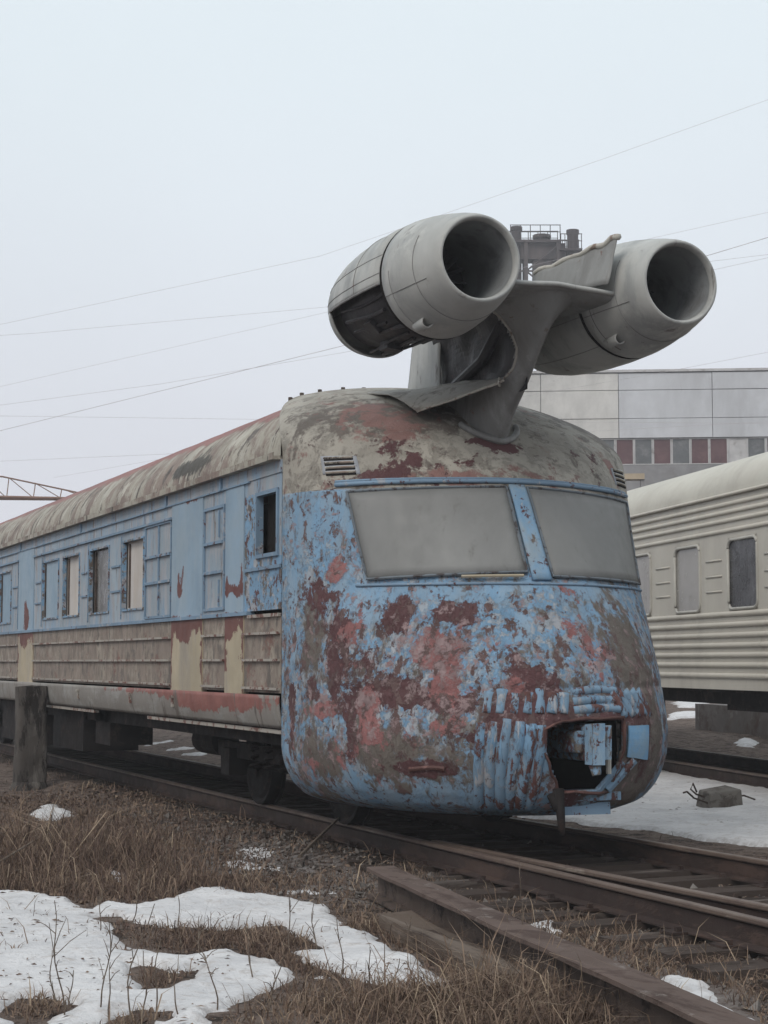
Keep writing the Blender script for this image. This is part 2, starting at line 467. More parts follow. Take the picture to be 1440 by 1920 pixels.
HOLES= {'h': [(-3.92, -2.8), (-3.77, -3.15), (-3.61, -3.59), (-3.12, -3.52), (-2.93, -3.49), (-2.91, -4.2), (-3.0, -4.47), (-3.17, -4.45), (-3.24, -4.87), (-3.21, -5.48), (-3.41, -5.27), (-3.45, -4.64), (-3.51, -4.29), (-3.85, -4.33), (-4.03, -4.09), (-4.01, -3.63)], 'h2': [(-4.25, -4.93), (-4.14, -4.73), (-4.03, -4.96), (-3.92, -4.93), (-4.04, -5.21), (-4.26, -5.39), (-4.33, -5.33)], 'h3': [(-5.13, -5.7), (-4.97, -5.39), (-4.86, -5.4), (-4.89, -5.8), (-5.02, -5.95)], 'h4': [(-4.87, -6.22), (-4.61, -5.98), (-4.4, -6.0), (-4.56, -6.21), (-4.78, -6.45)]}
WEEDS= [(-4.85, -5.89, 0.55, -0.07), (-4.61, -6.19, 0.55, 0.13), (-4.67, -5.82, 0.45, 0.05), (-4.66, -6.03, 0.25, 0.01), (-4.5, -6.03, 0.29, 0.01), (-4.41, -6.0, 0.33, 0.01), (-4.14, -6.11, 0.3, -0.1), (-3.89, -6.14, 0.24, 0.08), (-2.34, 1.94, 0.41, 0.01), (-1.88, 0.73, 0.24, 0.05), (-3.18, -4.48, 0.42, 0.02), (-3.02, -4.55, 0.29, -0.03), (-3.21, -5.79, 0.2, 0.01), (-3.1, -5.83, 0.14, 0.04), (-2.52, -4.76, 0.19, 0.0), (-2.15, -5.32, 0.31, 0.02), (-2.16, -5.51, 0.36, 0.03), (-2.19, -5.86, 0.21, 0.03), (-1.96, -6.3, 0.2, 0.01), (-3.55, 0.51, 0.46, -0.02), (-3.13, 1.25, 0.29, 0.05), (-3.18, 3.43, 0.43, -0.11), (-3.07, -1.24, 0.41, -0.02), (-2.31, -2.84, 0.23, -0.23), (-0.95, -3.1, 0.27, 0.01)]
BLOBS= {'blue': [(-1.52, -0.52, 2.79, 0.42, 0.32, 0.75), (-1.64, -0.31, 2.61, 0.23, 0.55, 0.5), (-1.39, -0.78, 2.53, 0.19, 0.32, 0.5), (-1.37, -0.91, 2.18, 0.19, 0.28, 0.4), (-1.68, -0.22, 1.83, 0.07, 0.5, 0.8), (-0.75, -1.57, 2.11, 1.67, 0.06, 0.8), (-0.04, -1.56, 2.56, 0.19, 0.5, 0.7), (-0.34, -1.99, 1.75, 0.07, 0.41, 0.9), (-1.58, -0.57, 2.01, 0.23, 0.14, 0.4), (-1.29, -1.11, 1.98, 0.19, 0.18, 0.6), (-0.9, -1.53, 1.98, 0.42, 0.14, 0.4), (-0.6, -1.77, 1.93, 0.28, 0.23, 0.3), (0.45, -1.84, 1.93, 0.33, 0.23, 0.55), (0.18, -1.89, 1.98, 0.23, 0.18, 0.3), (-1.3, -1.16, 0.42, 0.84, 0.16, 0.85), (-0.77, -1.88, 0.42, 0.56, 0.18, 0.8), (-1.66, -0.12, 0.6, 0.09, 0.32, 0.9), (-1.49, -0.2, 0.37, 0.14, 0.14, 0.6), (-1.42, -0.98, 1.8, 0.19, 0.28, 0.25), (-0.54, -2.2, 0.75, 0.42, 0.5, 0.45), (0.45, -2.27, 0.87, 0.21, 0.23, 0.9), (0.29, -2.12, 0.4, 0.42, 0.14, 0.9), (0.0, -2.3, 1.25, 0.42, 0.18, 0.35), (-0.69, -1.96, 1.5, 0.28, 0.18, 0.2), (-1.45, -0.96, 0.5, 0.14, 0.28, 0.6), (0.49, -2.18, 1.25, 0.19, 0.18, 0.4)], 'red': [(-0.98, -1.67, 1.6, 0.2, 0.17, 0.8), (-0.96, -1.81, 1.33, 0.19, 0.17, 0.9), (-1.4, -1.28, 1.05, 0.21, 0.3, 0.75), (-1.59, -0.77, 1.12, 0.28, 0.1, 0.75), (-1.47, -0.72, 2.28, 0.15, 0.13, 0.7), (-1.0, -1.6, 1.7, 0.28, 0.14, 0.4), (-1.44, -0.96, 1.78, 0.19, 0.32, 0.35), (-1.29, -1.38, 1.4, 0.28, 0.28, 0.3), (-1.65, -0.39, 0.65, 0.28, 0.23, 0.3), (-1.59, -0.6, 0.57, 0.28, 0.18, 0.35), (-0.68, -1.88, 1.65, 0.37, 0.23, 0.3), (0.09, -1.86, 2.06, 0.19, 0.14, 0.5), (0.08, -2.11, 1.65, 0.23, 0.32, 0.5), (0.29, -2.14, 1.53, 0.19, 0.28, 0.45), (-1.14, -1.72, 0.95, 0.37, 0.23, 0.35), (-0.74, -2.03, 1.25, 0.28, 0.11, 0.4), (-0.49, -2.18, 1.25, 0.33, 0.14, 0.3), (-1.35, -1.33, 0.65, 0.28, 0.18, 0.2), (-1.0, -0.17, 3.72, 0.33, 0.18, 0.5), (-0.86, -0.55, 3.54, 0.23, 0.28, 0.55), (-0.77, -1.06, 3.04, 0.56, 0.06, 0.5), (0.17, -1.16, 3.14, 0.47, 0.06, 0.3), (0.67, -2.05, 1.33, 0.14, 0.55, 0.35), (1.26, -0.64, 3.24, 0.07, 0.28, 0.5), (-1.52, -1.0, 0.8, 0.14, 0.28, 0.4), (-0.87, -2.0, 1.02, 0.28, 0.18, 0.3)], 'rust': [(-1.15, -1.34, 1.88, 0.13, 0.16, 0.85), (-0.76, -1.69, 1.91, 0.19, 0.12, 0.7), (-1.51, -0.86, 1.63, 0.14, 0.32, 0.75), (-1.58, -0.56, 2.03, 0.23, 0.18, 0.5), (-1.25, -1.48, 1.28, 0.33, 0.11, 0.9), (-0.94, -1.88, 1.2, 0.28, 0.06, 0.8), (-1.48, -1.12, 1.0, 0.07, 0.28, 0.8), (-1.69, -0.25, 1.07, 0.08, 0.28, 0.85), (-1.63, -0.57, 1.28, 0.14, 0.09, 0.6), (-0.02, -0.92, 3.39, 0.23, 0.08, 0.9), (-1.54, -0.52, 2.69, 0.19, 0.32, 0.25), (-1.11, -1.71, 0.67, 0.28, 0.06, 0.9), (-0.43, -2.21, 1.25, 0.23, 0.28, 0.55), (-0.56, -2.2, 1.05, 0.33, 0.14, 0.5), (-0.24, -2.29, 1.18, 0.28, 0.23, 0.5), (0.47, -2.25, 1.02, 0.28, 0.09, 0.6), (0.69, -2.13, 1.02, 0.12, 0.55, 0.45), (0.28, -2.31, 1.05, 0.47, 0.06, 0.6), (-0.08, -2.18, 0.42, 0.12, 0.23, 0.8), (-1.49, -1.03, 1.28, 0.19, 0.23, 0.4), (-1.16, -0.8, 3.09, 0.28, 0.06, 0.5), (-0.92, -0.83, 3.26, 0.23, 0.23, 0.4), (-0.5, -1.11, 3.11, 0.37, 0.14, 0.25), (-0.66, -2.14, 0.77, 0.28, 0.46, 0.3), (0.9, -0.8, 3.31, 0.28, 0.14, 0.2), (-1.35, -1.22, 1.55, 0.09, 0.14, 0.4)], 'grime': [(0.73, -1.96, 1.45, 0.23, 0.69, 0.8), (0.61, -2.07, 0.52, 0.28, 0.28, 0.8), (0.85, -2.02, 0.82, 0.14, 0.55, 0.8), (-1.62, -0.66, 0.72, 0.23, 0.18, 0.5), (-1.62, -0.54, 1.68, 0.12, 0.37, 0.5), (-1.33, -1.43, 0.8, 0.28, 0.18, 0.5), (0.03, -2.34, 0.77, 0.28, 0.37, 0.3), (1.47, -0.05, 3.62, 0.28, 0.28, 0.6), (1.29, 0.14, 3.77, 0.42, 0.18, 0.5), (-1.19, -0.18, 3.67, 0.47, 0.23, 0.4), (-0.52, -0.44, 3.67, 0.37, 0.23, 0.5), (-1.47, -0.4, 0.37, 0.28, 0.14, 0.4), (-0.93, -1.95, 0.85, 0.42, 0.23, 0.3), (0.58, -1.81, 1.88, 0.23, 0.28, 0.3)]}


# ================================================================== SETTING
def fbm(x, y, s=1.0, o=4, seed=0.0):
    """cheap value noise for whole arrays, roughly -1..1"""
    x = np.asarray(x, float) * s + seed * 17.3
    y = np.asarray(y, float) * s - seed * 9.1
    tot = np.zeros(np.broadcast(x, y).shape)
    amp, nrm = 1.0, 0.0
    for k in range(o):
        xi, yi = np.floor(x), np.floor(y)
        fx, fy = x - xi, y - yi
        fx, fy = fx * fx * (3 - 2 * fx), fy * fy * (3 - 2 * fy)

        def hsh(a, b):
            q = np.sin(a * 127.1 + b * 311.7 + k * 74.7) * 43758.5453
            return (q - np.floor(q)) * 2 - 1
        v = (hsh(xi, yi) * (1 - fx) + hsh(xi + 1, yi) * fx) * (1 - fy) + (hsh(xi, yi + 1) * (1 - fx) + hsh(xi + 1, yi + 1) * fx) * fy
        tot += v * amp
        nrm += amp
        amp *= .5
        x, y = x * 2.03 + 5.1, y * 2.03 - 3.7
    return tot / nrm


CA = R(10.632)                                  # direction of the second track
CN = np.array([math.cos(CA), -math.sin(CA)])
CD = np.array([math.sin(CA), math.cos(CA)])
CORG = np.array([-6.76, -14.64]) + CN * 10.55


def ground_z(x, y):
    x, y = np.asarray(x, float), np.asarray(y, float)
    z = -.235 + .030 * fbm(x, y, .55, 3, 1) + .022 * fbm(x, y, 2.6, 3, 2)
    far = np.clip((np.hypot(x, y - 5) - 40) / 60, 0, 1)
    z = z * (1 - far) + far * -.3
    tr = np.clip((1.75 - np.abs(x)) / .4, 0, 1)
    z = z * (1 - tr) + tr * (-.235 + .02 * fbm(x, y, 3, 3, 5))
    q = (x - CORG[0]) * CN[0] + (y - CORG[1]) * CN[1]
    t2 = np.clip((1.8 - np.abs(q)) / .4, 0, 1)
    z = z * (1 - t2) + t2 * -.22
    cov = np.clip((-.84 - x) / .12, 0, 1) * np.clip((x + 1.9) / .4, 0, 1) * np.clip((y + 1.6) / 1.2, 0, 1)
    z = z + cov * (.055 + .03 * fbm(x, y, 2.1, 3, 9))
    z = z + .035 * np.clip((-.84 - x) / .12, 0, 1) * np.clip((x + 1.5) / .2, 0, 1) * np.clip(fbm(x, y, 1.3, 3, 19) + .3, 0, 1)
    # far bank seen below the railcar
    z = z + .30 * np.clip((x - 2.0) / 4.5, 0, 1) * np.clip((y - 11) / 4, 0, 1) * np.clip((50 - y) / 10, 0, 1)
    # weedy rise on the near side, in front of the post
    z = z + .07 * np.exp(-(((x + 3.4) / 1.2) ** 2 + ((y - 1.0) / 2.2) ** 2))
    return z


def sdf(poly, x, y):
    """signed distance to a polygon, positive inside"""
    d = np.full(x.shape, 1e9)
    ins = np.zeros(x.shape, bool)
    n = len(poly)
    for i in range(n):
        ax, ay = poly[i]
        bx, by = poly[(i + 1) % n]
        ex, ey = bx - ax, by - ay
        t = np.clip(((x - ax) * ex + (y - ay) * ey) / (ex * ex + ey * ey + 1e-9), 0, 1)
        d = np.minimum(d, np.hypot(x - ax - t * ex, y - ay - t * ey))
        cr = ((ay > y) != (by > y)) & (x < (bx - ax) * (y - ay) / (by - ay + 1e-12) + ax)
        ins ^= cr
    return np.where(ins, d, -d)


def snow_depth(x, y, keys):
    m = np.full(x.shape, -1e9)
    for k in keys:
        m = np.maximum(m, sdf(SNOW[k], x, y))
    if 'a' in keys:
        for h in HOLES.values():
            m = np.minimum(m, -sdf(h, x, y))
    return m + .11 * fbm(x, y, 2.2, 5, 8) + .06 * fbm(x, y, 9, 4, 3) - .35 * np.clip(fbm(x, y, 3.1, 3, 33) - .38, 0, 1)


SNOW['a'] = SNOW['a'][:-2] + [(-4.5, -7.3), (-5.2, -7.9), (-6.1, -7.4), (-6.6, -5.6), (-6.2, -3.8), (-6.7, -2.2), (-5.9, -.9), (-5.2, -1.3)]      # on beyond the frame
SNOW['d'] = SNOW['d'][:6] + [(7.2, 4.6), (6.6, 2.6), (5.4, .9), (3.6, -1.2)] + SNOW['d'][7:]
SNOW['s'] = [(-3.1, 2.4), (-1.9, 2.6), (-1.2, .4), (-1.2, -1.2), (-1.8, -2.2), (-2.6, -2.1), (-3.1, -.6)]     # slush left on the bare patch
SNOW['s2'] = [(-1.75, -3.6), (-1.2, -3.8), (-1.15, -6.6), (-1.7, -7.4), (-2.2, -7.2)]

# ground: one sheet, fine near the tracks, out to the horizon
def axis(lo, hi, st, far):
    a = list(np.arange(lo, hi, st))
    s, v = st, a[0]
    left = []
    while v > -far:
        s *= 1.35
        v -= s
        left.append(v)
    s, v = st, a[-1]
    right = []
    while v < far:
        s *= 1.35
        v += s
        right.append(v)
    return np.array(left[::-1] + a + right)


gx, gy = axis(-7.5, 13, .11, 260), axis(-9, 24, .13, 260)
GX, GY = np.meshgrid(gx, gy)
GZ = ground_z(GX, GY)
nx, ny = len(gx), len(gy)
idx = np.arange(nx * ny).reshape(ny, nx)
gf = np.stack([idx[:-1, :-1], idx[:-1, 1:], idx[1:, 1:], idx[1:, :-1]], -1).reshape(-1, 4)
q2 = (GX - CORG[0]) * CN[0] + (GY - CORG[1]) * CN[1]
track_a = np.maximum(np.clip((1.45 - np.abs(GX)) / .3, 0, 1), np.clip((1.3 - np.abs(q2)) / .3, 0, 1)) * np.clip((GY + 2.2) / 1.5, .25, 1)  # dark trackbed soil, with the shade below the trains painted in
ice_a = np.clip(np.exp(-(((GX + 2.2) / .9) ** 2 + ((GY + .2) / 1.9) ** 2)) + np.exp(-(((GX + 1.75) / .30) ** 2 + ((GY + 5.0) / 2.0) ** 2)), 0, 1)
ground = mesh('ground', (np.stack([GX, GY, GZ], -1).reshape(-1, 3), [tuple(q) for q in gf.tolist()]), M['ground'],
              smooth=True, attrs={'track': track_a.ravel(), 'ice': ice_a.ravel()})
kind(ground, 'structure')


def snow_sheet(name, keys, x0, x1, y0, y1, st, depth, patchy=False):
    xs, ys = np.arange(x0, x1, st), np.arange(y0, y1, st)
    X, Y = np.meshgrid(xs, ys)
    m = snow_depth(X, Y, keys)
    if patchy:
        m = np.minimum(m, (fbm(X, Y * .55, 1.9, 5, 57) - .22) * .6)
    k = np.clip(m / .10, 0, 1)
    th = depth * (1 - (1 - k) ** 2.2) * (.75 + .5 * np.clip(fbm(X, Y, 1.6, 3, 14) + .3, 0, 1))
    Z = ground_z(X, Y) - .03 + th + .03 * k + .012 * fbm(X, Y, 5, 3, 4) * k + .02 * fbm(X, Y, 1.2, 3, 6) * k
    keep = m > -st * 1.6
    ny_, nx_ = X.shape
    ii = np.arange(ny_ * nx_).reshape(ny_, nx_)
    fk = keep[:-1, :-1] & keep[:-1, 1:] & keep[1:, 1:] & keep[1:, :-1]
    f = np.stack([ii[:-1, :-1][fk], ii[:-1, 1:][fk], ii[1:, 1:][fk], ii[1:, :-1][fk]], -1)
    used = np.unique(f)
    remap = np.full(ny_ * nx_, -1)
    remap[used] = np.arange(len(used))
    V = np.stack([X, Y, Z], -1).reshape(-1, 3)[used]
    o = mesh(name, (V, [tuple(q) for q in remap[f].tolist()]), M['snow'], smooth=True,
             attrs={'rim': np.clip(1 - m.ravel()[used] / .14, 0, 1)})
    return o


for args in ((['a'], -7.2, -1.9, -8.6, -.5, .028, .036), (['b', 'c'], -4.2, -1.6, -2.0, 8.5, .04, .02),
             (['d'], 1.5, 8.6, -1.8, 11.5, .06, .05), (['e', 'e2', 'e3'], 1.2, 9, 12, 45, .10, .03, True),
             (['f'], -2.4, -1.2, -8.2, -5.6, .025, .025), (['g', 'g2', 'g3'], 11, 33, 12, 47, .2, .06), (['s'], -3.4, -.8, -2.6, 3.0, .03, .008, True), (['s2'], -2.3, -.9, -7.6, -3.4, .025, .010, True)):
    kind(snow_sheet('snow', *args), 'structure')

# ------------------------------------------------------------------ tracks
RAILP = [(-.065, -.18), (.065, -.18), (.065, -.168), (.012, -.150), (.012, -.045), (.036, -.030), (.036, -.004), (.028, 0), (-.028, 0), (-.036, -.004), (-.036, -.030), (-.012, -.045), (-.012, -.150), (-.065, -.168)]


def rail(path, parent):
    o = mesh('rail', extrude(RAILP, path), M['railside'], parent)
    V, F = extrude([(-.0355, -.0295), (.0355, -.0295), (.0375, -.006), (.029, .0025), (-.029, .0025), (-.0375, -.006)], path)
    h = mesh('rail_head', (V, F), M['railhead'], o)
    return o


def spath(pts, n=40):
    ys = [p[1] for p in pts][::-1]
    xs = [p[0] for p in pts][::-1]
    return [(float(np.interp(y, ys, xs)), y, 0.0) for y in np.linspace(pts[0][1], pts[-1][1], n)]


track = kind(empty('railway_track'), 'structure')
rail(spath([(-.76, 60), (-.74, -2), (-.74, -6), (-.76, -12)]), track)
rail(spath([(.76, 60), (.78, 6), (.92, 0), (1.06, -3.2), (1.18, -6), (1.4, -12)]), track)
rail(spath([(-.64, -.9), (-.58, -2), (-.36, -5.3), (-.1, -9), (.1, -12)]), track)
sl_me = None
for i in range(56):
    y = -11.2 + i * .56
    VF = jitter(box(-1.36, 1.36, -.115, .115, -.33, -.178), .018, 3, i % 5)
    if i < 5:
        o = mesh('sleeper', VF, M['sleeper'], track)
        sl_me = (sl_me or []) + [o.data]
    else:
        o = link(bpy.data.objects.new('sleeper', sl_me[i % 5]), track)
    o.location = (random.uniform(-.06, .06), y + random.uniform(-.04, .04), random.uniform(-.012, .006))
    o.rotation_euler = (random.uniform(-.02, .02), random.uniform(-.008, .008), random.uniform(-.03, .03))

# rail fastenings: a plate and two spikes at each rail seat in view
fp = None
for i in range(4, 26):
    y = -11.2 + i * .56
    for x in (-.745, float(np.interp(y, [-12, -6, -3.2, 0, 6], [1.4, 1.18, 1.06, .92, .78]))):
        if fp is None:
            o = mesh('rail_fastening', merge(box(-.17, .17, -.075, .075, -.183, -.166), box(-.12, -.085, -.05, -.02, -.166, -.135), box(.085, .12, .02, .05, -.166, -.135)), M['railside'], track)
            fp = o.data
        else:
            o = link(bpy.data.objects.new('rail_fastening', fp), track)
        o.location = (x, y, 0)

track2 = empty('railway_track', (CORG[0], CORG[1], 0), -CA)
kind(track2, 'structure')
for sx in (-.76, .76):
    rail([(sx, y, 0.0) for y in np.linspace(5, 75, 15)], track2)
for i in range(44):
    o = link(bpy.data.objects.new('sleeper', sl_me[i % 5]), track2)
    o.location = (0, 14 + i * .6, -.012)

# ------------------------------------------------------------------ factory building
bo = empty('factory_building', (50.30, 84.07, -.4), -.4744)
tag(bo, 'long pale concrete-panel factory building behind the beige coach', 'building')
ZB = .4
rows = [(20.15, 19.03), (19.03, 17.18), (17.18, 15.90)]
mesh('wall_core', box(-8.8, 36, .25, 18, -.4, 20.0 + ZB), M['joint'], bo)
mesh('lower_wall', box(-8.8, 36, .05, .25, 0, 14.15 + ZB), M['blow'], bo)
cols = [(-8.8, -5.0), (-5.0, .02), (.02, 6.02), (6.02, 12.02), (12.02, 18.02), (18.02, 24.02), (24.02, 30.02), (30.02, 36.0)]
for ci, (a, b_) in enumerate(cols):
    for ri, (t, u) in enumerate(rows):
        pr = random.uniform(-.025, .025)
        mesh('wall_panel', box(a + .02, b_ - .02, -.05 + pr, .25, u + ZB + .02, t + ZB - .02), M['bcream' if ci < 2 else 'bwall'], bo)
mesh('roof_edge', box(-9.0, 36.2, -.16, 18.2, 20.20 + ZB, 20.36 + ZB), M['bframe'], bo)
pm = ['bpane_grey', 'bpane_red', 'bpane_grey', 'bpane_red', 'bpane_red', 'bframe', 'bpane_grey', 'bpane_grey', 'bpane_grey', 'bpane_red']
for i in range(36):
    x0 = -8.6 + i * 1.2
    k = (i + 2) % 10
    zb_, zt_ = 14.18 + ZB, 15.88 + ZB
    x1 = x0 + 1.18
    w = mesh('window', merge(box(x0, x1, .06, .2, zt_ - .06, zt_), box(x0, x1, .06, .2, zb_, zb_ + .06), box(x0, x0 + .07, .06, .2, zb_ + .06, zt_ - .06), box(x1 - .07, x1, .06, .2, zb_ + .06, zt_ - .06)), M['bframe'], bo)
    mesh('pane', box(x0 + .07, x1 - .07, .13, .18, zb_ + .06, zt_ - .06), M[pm[k]], w)

# ================================================================== JET TRAIN
train = empty('jet_train')
tag(train, 'rusting blue jet-powered railcar with two engines mounted over its cab', 'train')

ZK = [.27, .33, .42, .55, .70, .90, 1.3, 1.75, 2.16, 2.60, 2.97, 3.20, 3.42, 3.60, 3.80, 3.98, 4.12, 4.22, 4.27]
NK = [-1.92, -2.08, -2.18, -2.26, -2.32, -2.36, -2.28, -2.06, -1.80, -1.54, -1.31, -1.12, -.88, -.62, -.24, .22, .80, 1.55, 2.55]
YK = [0, 0, 0, 0, 0, 0, 0, 0, 0, 0, 0, 0, .05, .25, .65, 1.15, 1.65, 2.2, 2.6]
WK = [1.22, 1.42, 1.55, 1.64, 1.69, 1.70, 1.70, 1.70, 1.70, 1.70, 1.70, 1.70, 1.70, 1.645, 1.50, 1.26, .96, .55, .0]


def pch(x, xs, ys):
    xs, ys = np.asarray(xs, float), np.asarray(ys, float)
    m = np.gradient(ys, xs)
    i = np.clip(np.searchsorted(xs, x) - 1, 0, len(xs) - 2)
    h = xs[i + 1] - xs[i]
    t = (x - xs[i]) / h
    return (2 * t**3 - 3 * t**2 + 1) * ys[i] + (t**3 - 2 * t**2 + t) * h * m[i] + (-2 * t**3 + 3 * t**2) * ys[i + 1] + (t**3 - t**2) * h * m[i + 1]


def shell(s, z):
    """cab front: s = -1..1 round the plan curve, z = height"""
    a = np.asarray(s, float) * np.pi / 2
    z = np.asarray(z, float)
    W = np.clip(pch(z, ZK, WK), 0, 1.70)
    N = pch(z, ZK, NK)
    Y0 = pch(z, ZK, YK)
    e = 2 / np.interp(z, [.9, 2.1, 3.2, 4.2], [1.95, 1.74, 1.72, 1.9])
    X = W * np.sign(np.sin(a)) * np.abs(np.sin(a))**e
    Y = Y0 - (Y0 - N) * np.abs(np.cos(a))**e
    return X, Y, z + 0 * X


def shp(s, z, off=0.0):
    """single point on the cab front, moved outward by off"""
    P = np.array([float(v) for v in shell(s, z)])
    if off:
        e = 1e-3
        A = np.array([float(v) for v in shell(s + e, z)]) - np.array([float(v) for v in shell(s - e, z)])
        B = np.array([float(v) for v in shell(s, z + e)]) - np.array([float(v) for v in shell(s, z - e)])
        n = np.cross(A, B)
        P = P + n / np.linalg.norm(n) * off
    return tuple(P)


def blob_field(P, blobs, base):
    wx = .07 * fbm(P[:, 0] + P[:, 1] * .6, P[:, 2], 3.2, 4, 11)
    wz = .07 * fbm(P[:, 0] + P[:, 1] * .6, P[:, 2], 3.2, 4, 12)
    v = 1 - np.array(base, float) * np.ones(len(P))
    for bx, by, bz, ra, rz, w in blobs:
        d2 = ((np.hypot(P[:, 0] - bx, P[:, 1] - by) + wx) / ra)**2 + ((P[:, 2] - bz + wz) / rz)**2
        v = v * (1 - min(w * 1.0, .98) / (1 + d2**2.5))
    return np.clip(1 - v, 0, 1)


HOLE = [(-.38, .97), (-.12, 1.045), (.40, 1.05), (.41, .80), (.36, .62), (.33, .47), (-.16, .47), (-.24, .62), (-.33, .80)]
ss = np.sign(np.linspace(-1, 1, 241)) * np.abs(np.linspace(-1, 1, 241))
zz = np.concatenate([np.linspace(.27, .9, 46)[:-1], np.linspace(.9, 3.2, 150)[:-1], np.linspace(3.2, 4.262, 76)])
S_, Z_ = np.meshgrid(ss, zz)
X_, Y_, Zq = shell(S_, Z_)
dent = .010 * fbm(X_ * 1.0 + Y_ * .5, Zq, 1.8, 3, 21) + .004 * fbm(X_ + Y_ * .5, Zq, 7, 3, 22)
# crumpled metal above and around the coupler opening
cr = np.exp(-(((X_ - .25) / .8)**2 + ((Zq - 1.05) / .28)**2)) * (Y_ < -1)
dent = dent + cr * (.035 * fbm(X_ * 1.0, Zq, 5.5, 3, 25) - .02)
# shallow horizontal fold right across the nose
dent = dent - .016 * np.exp(-((Zq - 1.285 - .01 * X_) / .03)**2) * (Y_ < -.4)
edge_k = np.clip((1 - np.abs(S_)) / .06, 0, 1)
P3 = np.stack([X_, Y_ - dent * edge_k, Zq], -1).reshape(-1, 3)
insd = (sdf(HOLE, X_, Zq) > 0) & (Y_ < -1.2)
ii = np.arange(S_.size).reshape(S_.shape)
fk = ~(insd[:-1, :-1] & insd[:-1, 1:] & insd[1:, 1:] & insd[1:, :-1])
sf = np.stack([ii[:-1, :-1][fk], ii[:-1, 1:][fk], ii[1:, 1:][fk], ii[1:, :-1][fk]], -1)
zl = P3[:, 2]
lowm = np.clip((2.985 - zl) / .03, 0, 1)
att = {
    'blue': blob_field(P3, BLOBS['blue'], .36) * lowm,
    'red': blob_field(P3, [(*b[:3], b[3] * .8, b[4] * .8, b[5] if b[5] > .65 else b[5] * .72) for b in BLOBS['red'] if b[2] < 2.98], .10) * lowm,
    'redtop': blob_field(P3, [b for b in BLOBS['red'] if b[2] >= 2.9], .22) * (1 - lowm),
    'rust': blob_field(P3, [(*b[:3], b[3], b[4], b[5]) for b in BLOBS['rust']], .14),
    'grime': blob_field(P3, [(*b[:3], b[3] * 1.15, b[4] * 1.1, b[5]) for b in BLOBS['grime']], .28),
    'cream': np.clip((zl - 2.965) / .03, 0, 1) * 1.6,
    'dome': (1 - lowm) * .42,
}
low2 = np.clip((1.95 - zl + .12 * fbm(P3[:, 0] + P3[:, 1] * .6, zl, 2.5, 3, 85)) / .25, 0, 1) * np.clip((zl - .42) / .15, 0, 1)
att['blue'] = np.clip(att['blue'] - .05 * low2 * (att['blue'] < .6), 0, 1)
att['grime'] = np.clip(att['grime'] + .04 * low2, 0, 1)
att['haze_blue'] = np.clip(att['blue'] * .75, 0, .55)
reg = .16 * fbm(P3[:, 0] + P3[:, 1] * .6, P3[:, 2], 1.6, 3, 81)
att['fleck'] = np.clip(.47 + reg - 1.0 * np.clip(att['blue'] - .50, 0, 1) - .45 * np.clip(att['rust'] - .45, 0, 1) - .45 * np.clip(att['red'] - .5, 0, 1), .04, 1) * lowm + .12 * (1 - lowm)
att['chip'] = np.clip(.28 + .8 * reg + .10 * low2, .02, 1) * lowm + .10 * (1 - lowm)
att['pink'] = np.clip(.20 + .9 * reg + .06 * low2 + .25 * att['red'], .02, 1) * lowm
nose = mesh('nose_shell', (P3, [tuple(q) for q in sf.tolist()]), M['nose'], train, smooth=True, attrs=att)
sol = nose.modifiers.new('thickness', 'SOLIDIFY')
sol.thickness = .02
sol.offset = -1
nose['label'] = 'dented cab front with peeling blue, red and grey paint'


def patch(name, TL, TR, BR, BL, off, mat, parent, nu=16, nv=10):
    def fn(u, v):
        s = (TL[0] * (1 - u) + TR[0] * u) * (1 - v) + (BL[0] * (1 - u) + BR[0] * u) * v
        z = (TL[1] * (1 - u) + TR[1] * u) * (1 - v) + (BL[1] * (1 - u) + BR[1] * u) * v
        return shp(s, z, off)
    V, F = grid(fn, np.linspace(0, 1, nu), np.linspace(0, 1, nv))
    o = mesh(name, (V, [f[::-1] for f in F]), mat, parent, smooth=True)
    m = o.modifiers.new('thickness', 'SOLIDIFY')
    m.thickness = max(.012, off)
    m.offset = -1
    return o


def outline(c, off, n=10):
    pts = []
    for i in range(4):
        a, b = c[i], c[(i + 1) % 4]
        for k in range(n):
            t = k / n
            pts.append(shp(a[0] + (b[0] - a[0]) * t, a[1] + (b[1] - a[1]) * t, off))
    return pts + [pts[0]]


for c4 in ([(-.613, 2.94), (-.080, 2.965), (-.092, 2.225), (-.578, 2.182)], [(.022, 2.965), (.60, 2.935), (.555, 2.180), (.020, 2.190)]):
    p_ = patch('windscreen_pane', *c4, .022, M['pane'], train)
    mesh('window_seal', tube(outline(c4, .024), .013, 6), M['seal'], p_)
patch('windscreen_pillar', (-.068, 2.98), (.010, 2.98), (.006, 2.16), (-.078, 2.16), .034, M['blue_pillar'], train, 6, 14)
mesh('drip_rail', merge(tube([shp(s, 3.005 + .012 * math.cos(s * 2), .016) for s in np.linspace(-.655, .64, 40)], .020, 8),
                        tube([shp(s, 3.035 + .012 * math.cos(s * 2), .008) for s in np.linspace(-.655, .64, 40)], .012, 6)), M['bluetrim'], train, smooth=True)
mesh('windscreen_ledge', tube([shp(s, 2.135, .004) for s in np.linspace(-.62, .62, 40)], .013, 6), M['bluetrim'], train, smooth=True)
mesh('sill_strip', tube([shp(s, 2.182 + .02 * (s + .2), .04) for s in np.linspace(-.30, -.11, 12)], .013, 6), M['cream'], train)
